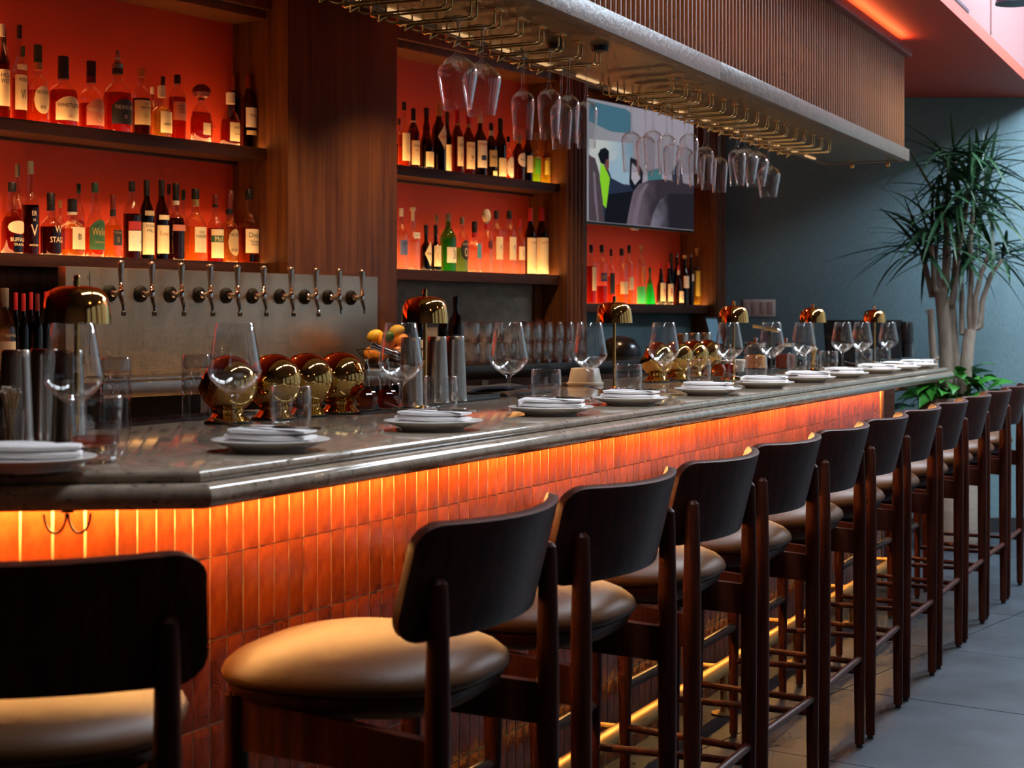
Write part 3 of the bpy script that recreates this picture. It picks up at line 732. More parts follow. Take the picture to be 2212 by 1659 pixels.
for i, (s, t_, pw) in enumerate(((-1.3, 1.5, 45), (0.2, 1.7, 105), (2.0, 1.7, 135), (3.8, 1.7, 140))):  # unseen lamps added to warm the canopy slats and the near bar edge
    p = BW(s, t_, 2.35); o = thing('pendant_lamp', 'added dark pendant lamp over the stools, %s from the camera' % ORD[i], 'lamp', p, 0, 'added pendants')
    MB().lathe([(.085, 0.0), (.082, .012), (.060, .07), (.030, .10), (.012, .115)], 28).build('shade', 'lamp_dark', o)
    MB().tube([(0, 0, .11), (0, 0, TOPZ - 2.35)], .003, 6).build('cord', 'lamp_dark', o)
    d = bpy.data.lights.new('pendant_fill', 'POINT'); d.energy = pw; d.color = (1.0, 0.55, 0.25); d.shadow_soft_size = 0.03
    l = bpy.data.objects.new('pendant_fill', d); COL.objects.link(l); l.parent = o; l.location = (0, 0, .02)
# ================================================================== bar stools
def make_stool():
    """local x along the bar, +y towards the bar, origin on the floor"""
    t = thing('bar_stool', '', 'stool', group='bar stools along the bar')
    RX_, RY_, FX_, FY_ = 0.224, -0.20, 0.180, 0.185
    for sx in (-1, 1):
        MB().tube([(sx * RX_, RY_, 0.012), (sx * RX_, RY_, 0.45), (sx * RX_, RY_, 0.70), (sx * RX_, RY_, 0.88), (sx * RX_, RY_, 0.904), (sx * RX_, RY_, 0.912)],
                  [0.0150, 0.0195, 0.0200, 0.0165, 0.0150, 0.008], 14).build('rear_leg', 'stool_wood', t)
        MB().tube([(sx * FX_, FY_, 0.012), (sx * FX_, FY_, 0.30), (sx * FX_, FY_, 0.40), (sx * FX_, FY_, 0.695)], [0.013, 0.016, 0.020, 0.020], 14).build('front_leg', 'stool_wood', t)
        for x, y in ((sx * RX_, RY_), (sx * FX_, FY_)): MB().lathe([(0.010, 0), (0.010, 0.013)], 10, x, y).build('foot_glide', 'dark_rubber', t)
        MB().loft([[(sx * RX_ + dx, RY_ + 0.005, z) for dx, z in ((-0.011, 0.592), (0.011, 0.592), (0.011, 0.664), (-0.011, 0.664))],
                   [(sx * (RX_ + FX_) / 2 + dx, 0.0, z) for dx, z in ((-0.011, 0.604), (0.011, 0.604), (0.011, 0.678), (-0.011, 0.678))],
                   [(sx * FX_ + dx, FY_ - 0.005, z) for dx, z in ((-0.011, 0.606), (0.011, 0.606), (0.011, 0.690), (-0.011, 0.690))]]).build('side_rail', 'stool_wood', t)
        MB().tube([(sx * RX_, RY_, 0.232), (sx * FX_, FY_, 0.240)], [0.0095, 0.0095], 10).build('side_stretcher', 'stool_wood', t)
    MB().box(-FX_, FX_, FY_ - 0.011, FY_ + 0.011, 0.622, 0.698).build('front_rail', 'stool_wood', t)
    MB().tube([(-RX_, RY_, 0.272), (RX_, RY_, 0.272)], 0.0105, 12).build('rear_stretcher', 'stool_wood', t)
    MB().tube([(-FX_, FY_, 0.345), (FX_, FY_, 0.345)], 0.0125, 12).build('front_stretcher', 'stool_wood', t)
    MB().tube([(-FX_ + 0.022, FY_ + 0.002, 0.3478), (FX_ - 0.022, FY_ + 0.002, 0.3478)], 0.0125, 12).build('footplate', 'dark_metal', t)
    # seat
    def rings(lst, p):
        out = []
        for k, z in lst:
            rg = []
            for i in range(40):
                a = 2 * math.pi * i / 40; c, q = math.cos(a), math.sin(a)
                m = 1 / (abs(c) ** p + abs(q) ** p) ** (1 / p)
                y = 0.222 * m * q * k; x = (0.226 + 0.06 * y) * m * c * k
                rg.append((x, y + 0.034, z))
            out.append(rg)
        return out
    MB().loft(rings([(0.80, 0.672), (0.92, 0.690), (0.955, 0.708), (0.93, 0.712)], 3.0)).build('seat_pan', 'stool_wood', t)
    MB().loft(rings([(0.98, 0.712), (1.008, 0.718), (1.015, 0.726), (0.99, 0.738), (0.92, 0.751), (0.80, 0.763), (0.60, 0.773), (0.36, 0.779), (0.15, 0.781)], 2.7)).build('seat_cushion', 'leather', t, smooth=80)
    # backrest: curved, reclined, rounded corners
    HW = 0.275; Z0, Z1 = 0.812, 0.996; RC = 0.045
    def fn(a, b):
        x = -HW + 2 * HW * a; ax = HW - abs(x)
        cut = RC - math.sqrt(max(RC * RC - (RC - ax) ** 2, 0)) if ax < RC else 0.0
        lo = Z0 + cut; hi = Z1 - cut * 0.75 - 0.006 * (1 - (x / HW) ** 2)
        z = lo + (hi - lo) * b; q = x / HW
        y = RY_ - 0.047 + 0.074 * q * q + 0.25 * (0.905 - z)
        nrm = Vector((-0.148 * q / HW, 1, 0.25)).normalized()
        return (x, y, z), nrm
    me = MB().sheet(lambda a, b: fn(0.5 - 0.5 * math.cos(math.pi * a), b), 36, 8, 0.019).mesh('backrest', 'stool_wood', smooth=50, bevel=0.004)
    link('backrest', me, t)
    return freeze(t)
stool = make_stool()
mids = [0.343, 1.00, 1.63, 2.21, 2.74, 3.26, 3.82, 4.38, 4.96, 5.53, 6.08]
# centre of each stool from the columns of its two rear legs
pairs = [(929, 1190), (1262, 1445), (1504, 1624), (1645, 1744), (1787, 1857), (1878, 1942), (1960, 2011), (2026, 2070), (2086, 2119), (2136, 2166), (2176, 2200)]
mids = [0.343, 0.945, 1.545, 2.115, 2.695, 3.262, 3.832, 4.40, 4.97, 5.54, 6.11]
tw = [2.0, -1.0, 1.0, -1.5, 0.5, 1.0, -0.5, 0.5, 0, -1, 0.5]
stool['label'] = 'dark wooden bar stool with black leather seat, first along the tiled bar'
for i, s in enumerate(mids):
    p = BW(s, 0.316 - 0.20, 0)
    lab = 'dark wooden bar stool with black leather seat, %s along the tiled bar from the camera' % ORD[i]
    if i == 0: stool.location = p; stool.rotation_euler = (0, 0, A + R(tw[0])); stool['label'] = lab
    else: clone(stool, lab, p, A + R(tw[i]))
a = R(7); pr = Vector((-0.452, 2.17, 0)); off = Vector((0.227 * math.cos(a) + 0.20 * math.sin(a), 0.227 * math.sin(a) - 0.20 * math.cos(a), 0))
clone(stool, 'dark wooden bar stool at the left front corner, cut off by the picture edge', pr - off, a)

# ================================================================== table settings
def revolve_thing(prof, seg=28): return MB().lathe(prof, seg)
def arc(cx, cz, r, a0, a1, n): return [(cx + r * math.cos(R(a0 + (a1 - a0) * i / n)), cz + r * math.sin(R(a0 + (a1 - a0) * i / n))) for i in range(n + 1)]
WINE = [(0.0, 0.0015), (0.037, 0.0012), (0.0375, 0.0022), (0.024, 0.0042), (0.010, 0.008), (0.0052, 0.016), (0.0040, 0.035), (0.0037, 0.065), (0.0046, 0.082), (0.0085, 0.090), (0.020, 0.097), (0.036, 0.109),
        (0.047, 0.123), (0.0515, 0.134), (0.0505, 0.142), (0.0455, 0.170), (0.0395, 0.203), (0.0355, 0.2275), (0.0348, 0.2280), (0.0346, 0.2272), (0.0440, 0.1705), (0.0492, 0.1425), (0.0500, 0.1345), (0.0455, 0.1245), (0.0345, 0.1110), (0.018, 0.0995), (0.004, 0.0965), (0.0, 0.0962)]
WHITE = [(0.0, 0.0015), (0.035, 0.0012), (0.0355, 0.0022), (0.023, 0.0042), (0.009, 0.008), (0.0048, 0.016), (0.0036, 0.040), (0.0036, 0.085), (0.0055, 0.100), (0.010, 0.108), (0.024, 0.117), (0.0315, 0.128), (0.0335, 0.140), (0.0325, 0.160), (0.0295, 0.200), (0.0262, 0.2455), (0.0256, 0.246), (0.0254, 0.2452), (0.0283, 0.200), (0.0313, 0.160), (0.0323, 0.140), (0.0302, 0.1295), (0.0225, 0.119), (0.008, 0.1105), (0.0, 0.110)]
TUMB = [(0.0, 0.001), (0.034, 0.001), (0.0375, 0.003), (0.041, 0.02), (0.0435, 0.045), (0.0435, 0.070), (0.0420, 0.0945), (0.0413, 0.0952), (0.0406, 0.0945), (0.0420, 0.070), (0.0420, 0.045), (0.0390, 0.021), (0.034, 0.014), (0.0, 0.0125)]
def simple(name, label, cat, parts, loc, rotz=0, group=None):
    o = thing(name, label, cat, loc, rotz, group)
    for nm, mb, m, kw in parts: mb.build(nm, m, o, **kw)
    return freeze(o)
def make_wine(): return simple('wine_glass', '', 'glass', [('bowl_and_stem', MB().lathe(WINE, 32), 'glass', dict(smooth=60))], (0, 0, 0), 0, 'wine glasses on the bar')
def make_tumbler():
    return simple('tumbler', '', 'glass', [('vessel', MB().lathe(TUMB, 32), 'glass', dict(smooth=60)), ('base', MB().lathe([(0.0, 0.0015), (0.0335, 0.0015), (0.0385, 0.0125), (0.0335, 0.0135), (0.0, 0.0122)], 28), 'glass_thick', dict(smooth=60))], (0, 0, 0), 0, 'water tumblers on the bar')
def make_plate():
    p = [(0.0, 0.004), (0.058, 0.004), (0.060, 0.000), (0.064, 0.000), (0.066, 0.005), (0.090, 0.013), (0.1045, 0.0195), (0.1060, 0.0210), (0.1045, 0.0222), (0.088, 0.0165), (0.066, 0.0095), (0.0, 0.0085)]
    return simple('dinner_plate', '', 'plate', [('dish', MB().lathe(p, 44), 'porcelain', dict(smooth=60))], (0, 0, 0), 0, 'white plates on the bar')
def pillow(secs, n=16, p=2.8):
    rings = []
    for (x, y, z, a, b, yaw) in secs:                # ring across the length direction
        rg = []
        for i in range(n):
            t_ = 2 * math.pi * i / n; c, q = math.cos(t_), math.sin(t_)
            m = 1 / (abs(c) ** p + abs(q) ** p) ** (1 / p)
            rg.append((x + a * m * c * math.cos(yaw), y + a * m * c * math.sin(yaw), z + b * m * q))
        rings.append(rg)
    return MB().loft(rings)
def make_napkin():
    o = thing('napkin', '', 'napkin', group='folded napkins on the plates')
    rnd = random.Random(3)
    def layer(name, cx, cy, hw, hl, z, b, yaw, skew=0.0):
        secs = []; n = 9
        for i in range(n):
            q = -1 + 2 * i / (n - 1); e = 1 - abs(q) ** 8
            secs.append((cx + skew * q + 0.0018 * math.sin(3 * q + cy * 90), cy + hl * q, z + 0.0012 * math.sin(2.2 * q + cx * 60), hw * (0.94 + 0.06 * e), b * (0.55 + 0.45 * e), yaw))
        pillow(secs, 18, 4.0).build(name, 'linen', o, smooth=60)
    layer('lower_fold', -0.012, -0.004, 0.036, 0.080, 0.0063, 0.0063, 0.05)
    layer('middle_fold', -0.014, -0.006, 0.035, 0.078, 0.0178, 0.0060, 0.03, 0.003)
    layer('upper_fold', -0.016, -0.010, 0.032, 0.072, 0.0284, 0.0052, 0.02, -0.004)
    layer('back_flap', 0.024, 0.016, 0.026, 0.074, 0.0172, 0.0160, 0.25, 0.010)
    return freeze(o)
def make_knife():
    o = thing('table_knife', '', 'knife', group='table knives on the plates')
    MB().loft([[(x + a, y, z + b) for a, b in ((-w, -h), (w, -h), (w, h), (-w, h))] for x, y, z, w, h in ((0, -0.10, 0, .004, .0012), (0, -0.095, 0, .0062, .0022), (0, -0.02, 0, .0048, .0026), (0, 0.0, 0, .0036, .0024))]).build('handle', 'cutlery', o)
    MB().loft([[(x + a, y, z + b) for a, b in ((-w, -h), (w, -h), (w, h), (-w, h))] for x, y, z, w, h in ((0, 0.0, 0, .0036, .0018), (0.001, 0.01, 0, .0075, .0010), (0.001, 0.08, 0, .0085, .0008), (0, 0.105, 0, .003, .0006))]).build('blade', 'cutlery', o)
    return freeze(o)
def make_fork():
    o = thing('table_fork', '', 'fork', group='table forks on the plates')
    MB().loft([[(a, y, z + b) for a, b in ((-w, -h), (w, -h), (w, h), (-w, h))] for y, z, w, h in ((-0.03, 0.0, .004, .0015), (0.03, 0.006, .0032, .0018), (0.08, 0.018, .0048, .0020), (0.142, 0.035, .0066, .0018), (0.147, 0.0362, .004, .001))]).build('handle', 'cutlery', o)
    h = MB().loft([[(a, y, z + b) for a, b in ((-w, -h), (w, -h), (w, h), (-w, h))] for y, z, w, h in ((-0.028, 0.0, .004, .0012), (-0.045, -0.0015, .0105, .0010), (-0.058, -0.001, .0115, .0009))]).build('head', 'cutlery', o)
    for k in range(4): MB().tube([(-0.009 + 0.006 * k, -0.056, -0.001), (-0.0088 + 0.0059 * k, -0.085, 0.002), (-0.008 + 0.0054 * k, -0.098, 0.005)], [0.0014, 0.0013, 0.0007], 6).build('tine', 'cutlery', o)
    return freeze(o)
wine0, tumb0, plate0, nap0, knife0, fork0 = make_wine(), make_tumbler(), make_plate(), make_napkin(), make_knife(), make_fork()
used = set()
def put(proto, label, loc, rotz=0.0):
    if proto.name not in used:
        used.add(proto.name); proto.location = loc; proto.rotation_euler = (0, 0, rotz); proto['label'] = label; return proto
    return clone(proto, label, loc, rotz)
def bar_at(u, t, z=BAR): return BW(bs(u, t), t, z)
plates_u = [585, 936, 1190, 1361, 1529, 1650, 1745, 1821, 1895, 1940, 1979]
wines_u = [507, 866, 1099, 1274, 1434, 1575, 1667, 1736, 1820, 1862, 1919]
tumb_u = [629, 952, 1180, 1358, 1510, 1634, 1722, 1790, 1866, 1906, 1958]
for i in range(11):
    o_ = ORD[i]; jit = random.Random(i)
    p = bar_at(plates_u[i], -0.150); rz = A + R(jit.uniform(-6, 6))
    put(plate0, 'white plate with napkin, %s along the straight bar from the camera' % o_, p, rz)
    put(nap0, 'folded white napkin on the %s plate along the straight bar' % o_, p + Vector((0, 0, 0.009)), rz + R(jit.uniform(-8, 8)))
    kp = put(knife0, 'silver knife resting on the napkin of the %s plate' % o_, p + dv * -0.035 + nv * 0.03 + Vector((0, 0, 0.0455)), rz + R(jit.uniform(-12, 4)))
    put(fork0, 'silver fork with raised handle on the %s plate' % o_, p + dv * 0.056 + nv * -0.012 + Vector((0, 0, 0.0150)), rz + R(jit.uniform(-6, 14)))
    w = bar_at(wines_u[i], -0.325)
    put(wine0, 'empty wine glass behind the %s plate along the straight bar' % o_, w, jit.uniform(0, 6))
    tt = bar_at(tumb_u[i], -0.402)
    put(tumb0, 'empty water tumbler behind the %s plate along the straight bar' % o_, tt, jit.uniform(0, 6))
# the setting on the short left end of the bar
p = onz(58, 988, BAR + 0.02); p.z = BAR
put(plate0, 'white plate at the left picture edge on the short end of the bar', p, R(10))
put(nap0, 'crumpled white napkin on the plate at the left picture edge', p + Vector((0, 0, 0.009)), R(100))
w = onbar(160, 1003); put(wine0, 'large wine glass in front of the nearest brass lamp', Vector((-0.7445, 2.79, BAR)), 0.3)
DOF = [(0.0, 0.001), (0.031, 0.001), (0.034, 0.003), (0.0385, 0.035), (0.0435, 0.090), (0.0442, 0.1095), (0.0436, 0.110), (0.0428, 0.1095), (0.0420, 0.090), (0.0370, 0.038), (0.034, 0.031), (0.0, 0.029)]
rg = thing('rocks_glass', 'heavy rocks glass with amber dregs beside the left picture edge plate', 'glass', onbar(207, 999), 0)
MB().lathe(DOF, 32).build('vessel', 'glass', rg, smooth=60)
MB().lathe([(0.0, 0.0015), (0.0305, 0.0015), (0.0330, 0.006), (0.0355, 0.027), (0.0, 0.0285)], 12).build('faceted_base', 'glass_thick', rg, smooth=0)
MB().lathe([(0.0, 0.0292), (0.0335, 0.0312), (0.0362, 0.038), (0.0372, 0.043), (0.0, 0.043)], 28).build('drink', 'liq_amber', rg)

# ================================================================== brass table lamps
def make_lamp():
    o = thing('table_lamp', '', 'lamp', group='brass table lamps on the bar')
    dome = [(0.0605, 0.226), (0.0601, 0.234), (0.0588, 0.252), (0.0556, 0.271), (0.0490, 0.2845), (0.0360, 0.2915), (0.0150, 0.2945), (0.0, 0.295)]
    inner = [(0.0, 0.2935), (0.0150, 0.293), (0.0325, 0.289), (0.0475, 0.2822), (0.0542, 0.2700), (0.0575, 0.2510), (0.0590, 0.2265)]
    MB().lathe(dome, 40).build('shade', 'brass_pol', o, smooth=60)
    MB().lathe(inner[::-1], 32).build('shade_lining', 'brass_rod', o, smooth=60)
    MB().lathe([(0.0062, 0.2945), (0.0062, 0.309), (0.0048, 0.313), (0.0, 0.3145)], 14).build('finial', 'brass_pol', o)
    MB().lathe([(0.0048, 0.012), (0.0048, 0.290)], 14).build('stem', 'brass_pol', o)
    MB().lathe([(0.052, 0.0005), (0.053, 0.003), (0.051, 0.009), (0.020, 0.012), (0.008, 0.018), (0.0048, 0.020)], 36).build('base', 'brass_pol', o)
    return freeze(o)
lamp0 = make_lamp()
lamps = [(918, -0.49), (1327, -0.49), (1585, -0.49), (1756, -0.455), (1889, -0.465)]
for i, (u, t_) in enumerate(lamps):
    put(lamp0, 'small brass dome lamp on the bar, %s from the camera' % ORD[i + 1], bar_at(u, t_))
put(lamp0, 'small brass dome lamp on the bar, nearest the camera at left', Vector(((166 - U0) / F * 2.94, 2.94, BAR)))

# ================================================================== glass rack and hanging stemware
RT0, RT1, RZ = -0.315, -0.545, 2.046
def make_rail():
    """two brass rods across the canopy; local x along the bar, +y towards the back bar, z measured from the soffit"""
    o = thing('glass_rail', '', 'rack', group='brass glass rails under the canopy')
    d = RZ - (ZS + 0.004)
    for x in (-0.016, 0.016):
        MB().tube([(x, -RT0, 0.0), (x, -RT0, d + 0.012), (x, -RT0 + 0.004, d + 0.004), (x, -RT0 + 0.012, d), (x, -RT1 - 0.05, d), (x * 1.5, -RT1 - 0.012, d + 0.001), (x * 1.9, -RT1, d + 0.006), (x * 1.9, -RT1, 0.0)], 0.0028, 8).build('rod', 'brass_rod', o)
    MB().box(-0.024, 0.024, -RT0 - 0.009, -RT0 + 0.009, -0.0015, 0.0).build('mounting_plate', 'brass_rod', o)
    MB().tube([(-0.016, -RT1 - 0.05, d - 0.003), (0.0, -RT1 - 0.035, d - 0.016), (0.016, -RT1 - 0.05, d - 0.003)], 0.0024, 6).build('end_hook', 'brass_rod', o)
    return freeze(o)
rail0 = make_rail()
rs = [0.865 + 0.1345 * i for i in range(12)] + [2.985 + 0.1375 * i for i in range(16)]
for i, s in enumerate(rs):
    seg, k = ('first', i) if i < 12 else ('second', i - 12)
    put(rail0, 'brass stemware rail, %s of the %s row from the camera' % (ORD[k], 'near' if i < 12 else 'far'), BW(s, 0, ZS + 0.004), A)
hw = simple('hanging_wine_glass', '', 'glass', [('bowl_and_stem', MB().lathe([(r, -z) for r, z in WINE], 32), 'glass', dict(smooth=60))], (0, 0, 0), 0, 'wide wine glasses hanging from the rails')
hs = simple('hanging_white_wine_glass', '', 'glass', [('bowl_and_stem', MB().lathe([(r, -z) for r, z in WHITE], 32), 'glass', dict(smooth=60))], (0, 0, 0), 0, 'slim wine glasses hanging from the rails')
HANG = [(988, 'w', -.40), (1025, 'w', -.40), (1132, 's', -.37), (1186, 's', -.47), (1218, 's', -.42), (1239, 's', -.47), (1285, 's', -.40), (1349, 's', -.49), (1391, 's', -.46), (1396, 's', -.40), (1438, 's', -.39), (1446, 's', -.45), (1481, 's', -.46), (1489, 's', -.40),
        (1510, 's', -.44), (1521, 's', -.37), (1527, 's', -.44), (1553, 's', -.40), (1586, 's', -.42), (1605, 'w', -.47), (1630, 'w', -.43), (1662, 'w', -.41)]
cnt = {'w': 0, 's': 0}; taken = []
for u, kind, t_ in HANG:
    best = None                                                    # hangs between the two rods of the rail that fits best
    for q in rs:
        for tq in ((-.36, -.47) if kind == 'w' else (-.35, -.43, -.508)):
            if any(abs(q - a) < .01 and abs(tq - b) < .074 + (.03 if kind == 'w' else 0) for a, b in taken): continue
            P_ = BW(q, tq); e = abs(U0 + F * P_.x / P_.y - u) + 25 * abs(tq - t_)
            if best is None or e < best[0]: best = (e, q, tq)
    _, s, t_ = best; taken.append((s, t_))
    k = cnt[kind]; cnt[kind] += 1
    # keep feet from overlapping on one rail
    if kind == 'w': lab = 'wide wine glass hanging upside down from the rails, %s from the left' % ORD[k]
    else: lab = 'slim white wine glass hanging upside down, %s slim one from the left' % ORD[k]
    put(hw if kind == 'w' else hs, lab, BW(s, t_, RZ + 0.0030 + 0.0012 + 0.0008), 0.4 * k)
# ================================================================== bottles
PROF = {
 'round':   ([(1, 0), (1.0, .55), (.97, .60), (.80, .665), (.52, .72), (.36, .76), (.31, .80), (.30, .90)], .60, .87, .36),
 'wine':    ([(1, 0), (1.0, .54), (.96, .59), (.78, .66), (.52, .72), (.39, .77), (.36, .82), (.36, .92)], .62, .80, .40),
 'squat':   ([(.96, 0), (1.0, .05), (1.0, .42), (.97, .48), (.82, .545), (.52, .59), (.35, .62), (.32, .66), (.32, .80)], .50, .78, .37),
 'tall':    ([(1, 0), (1.0, .66), (.95, .70), (.72, .75), (.44, .79), (.34, .82), (.33, .90)], .68, .87, .38),
 'longneck':([(1, 0), (1.0, .50), (.95, .545), (.72, .60), (.45, .645), (.35, .69), (.31, .75), (.29, .88)], .56, .86, .35),
 'decanter':([(.62, 0), (.90, .06), (1.0, .20), (.98, .38), (.82, .52), (.50, .62), (.27, .68), (.24, .74)], .55, .73, .34),
 'cone':    ([(1, 0), (1.0, .04), (.88, .20), (.68, .42), (.42, .60), (.22, .70), (.18, .76), (.18, .90)], .45, .87, .24),
 'bell':    ([(.80, 0), (.98, .05), (1.0, .14), (.97, .30), (.86, .46), (.62, .60), (.36, .68), (.30, .72), (.29, .80)], .55, .79, .36),
 'bulb':    ([(.9, 0), (1.0, .06), (1.0, .34), (.92, .44), (.60, .56), (.45, .62), (.52, .67), (.40, .73), (.31, .78), (.30, .90)], .48, .87, .36)}
def prof_r(pr, h):
    for (r0, h0), (r1, h1) in zip(pr, pr[1:]):
        if h0 <= h <= h1: return r0 + (r1 - r0) * (h - h0) / max(h1 - h0, 1e-6)
    return pr[-1][0]
def bottle(name, label, group, loc, rotz, h, rad, kind='round', glass='bottle_clear', liq='liq_amber', fill=0.5, cap='cap_black', lab=('paper_cream', .10, .42, 60), txt=(), sq=2.0, neck=None, stop=None, shape='rect', extra=None, seg=20, flat=1.0):
    """lab=(material, z0, z1 as fraction of height, half angle in degrees) ; txt=[(body, ink, zc, height, width fraction)]"""
    pr, sh, ctop, crad = PROF[kind]
    o = thing(name, label, 'bottle', loc, rotz, group)
    n = MB().lathe([(r * rad, z * h + 0.0008) for r, z in pr], seg, p=sq, sy=flat)
    n.build('glass_body', glass, o, smooth=55)
    if fill > 0:
        zs = [z for r, z in pr if z < fill] ; zs = [.012] + [z for z in zs if z > .012] + [fill]
        MB().lathe([(prof_r(pr, z) * rad * .93, z * h) for z in zs], seg, p=sq, sy=flat).build('drink', liq, o, smooth=55)
    # cap
    c0 = ctop * h
    if stop == 'ball': MB().lathe([(crad * rad * .7, c0), (crad * rad * .7, c0 + .03 * h), (crad * rad * 1.5, c0 + .06 * h), (crad * rad * 1.9, c0 + .13 * h), (crad * rad * 1.7, c0 + .20 * h), (crad * rad * .9, c0 + .26 * h), (0, h)], 14).build('stopper', cap, o)
    elif stop == 'figure': MB().lathe([(crad * rad, c0), (crad * rad * 1.1, c0 + .05 * h), (crad * rad * .7, c0 + .06 * h), (crad * rad * .35, c0 + .10 * h), (crad * rad * .55, c0 + .13 * h), (crad * rad * .3, c0 + .17 * h), (crad * rad * .4, c0 + .20 * h), (0, h)], 12).build('stopper', cap, o)
    elif stop == 'tee': MB().lathe([(crad * rad * .7, c0), (crad * rad * .7, h * .945), (crad * rad * 1.25, h * .947), (crad * rad * 1.25, h * .995), (crad * rad * 1.1, h)], 16).build('stopper', cap, o)
    elif stop == 'pour': MB().tube([(0, 0, c0), (0, 0, h * .93), (0, -0.004, h * .965), (0, -0.010, h)], [crad * rad * .8, crad * rad * .8, crad * rad * .4, crad * rad * .3], 8).build('pourer', cap, o)
    else: MB().lathe([(crad * rad, c0), (crad * rad, h * .99), (crad * rad * .9, h)], 16).build('cap', cap, o)
    if neck: MB().lathe([(crad * rad * 1.05, c0 - neck[1] * h), (crad * rad * 1.03, c0 - .002)], 16).build('neck_band', neck[0], o)
    lo = None
    if lab:
        m, z0, z1, half = lab
        rr = rad * max(prof_r(pr, z0 + .01), prof_r(pr, z1 - .01)) * (1.012 if sq == 2.0 else 1.0)
        if sq != 2.0: rr = rad * 1.004
        nseg = 14; R2 = rr
        def pt(a, z):
            if sq == 2.0: return (R2 * math.sin(a), -R2 * math.cos(a) * flat, z)
            c, q = math.sin(a), -math.cos(a); k = rr / (abs(c) ** sq + abs(q) ** sq) ** (1 / sq); return (k * c, k * q, z)
        mb = MB(); A_ = R(half)
        if shape == 'rect': fn = lambda u, v: (pt(-A_ + 2 * A_ * u, h * (z0 + (z1 - z0) * v)), (0, 0, 0))
        elif shape == 'oval':
            def fn(u, v):
                x = 2 * u - 1; e = math.sqrt(max(1 - x * x, 0)); return pt(A_ * x, h * ((z0 + z1) / 2 + (z1 - z0) / 2 * e * (2 * v - 1))), (0, 0, 0)
        elif shape == 'diamond':
            def fn(u, v):
                x = 2 * u - 1; e = 1 - abs(x); return pt(A_ * x, h * ((z0 + z1) / 2 + (z1 - z0) / 2 * e * (2 * v - 1))), (0, 0, 0)
        else:                                      # arch
            def fn(u, v):
                x = 2 * u - 1; top = z1 - (z1 - z0) * .28 * (x * x); return pt(A_ * x, h * (z0 + (top - z0) * v)), (0, 0, 0)
        g = [[Vector(fn(i / nseg, j)[0]) for j in (0, 1)] for i in range(nseg + 1)]
        vs = [p for col in g for p in col]; fs = [(2 * i, 2 * i + 2, 2 * i + 3, 2 * i + 1) for i in range(nseg)]
        lo = mb.add(vs, fs).build('label', m, o, smooth=60)
        for body, ink, zc, hh, wf in txt:
            curved_text('lettering', body, 2 * A_ * rr * wf, hh * h, zc * h, rr * 1.012, ink, lo, flat=(sq != 2.0), yoff=-rr * 1.006)
    elif txt:
        for body, ink, zc, hh, wf in txt:
            curved_text('lettering', body, 2 * R(55) * rad * wf, hh * h, zc * h, rad * 1.012, ink, o)
    if extra: extra(o, h, rad)
    return o
def band(m, z0, z1, half=60, f=1.016):
    def fn(o, h, rad):
        A_ = R(half); vs = []; n = 12
        for i in range(n + 1):
            a = -A_ + 2 * A_ * i / n
            for z in (z0, z1): vs.append((rad * f * math.sin(a), -rad * f * math.cos(a), z * h))
        MB().add(vs, [(2 * i, 2 * i + 2, 2 * i + 3, 2 * i + 1) for i in range(n)]).build('label_band', m, o, smooth=60)
    return fn
def both(*fns):
    def fn(o, h, rad):
        for f in fns: f(o, h, rad)
    return fn
CR, WH, TN = 'paper_cream', 'paper_white', 'paper_tan'
K, WI = 'ink_black', 'ink_white'
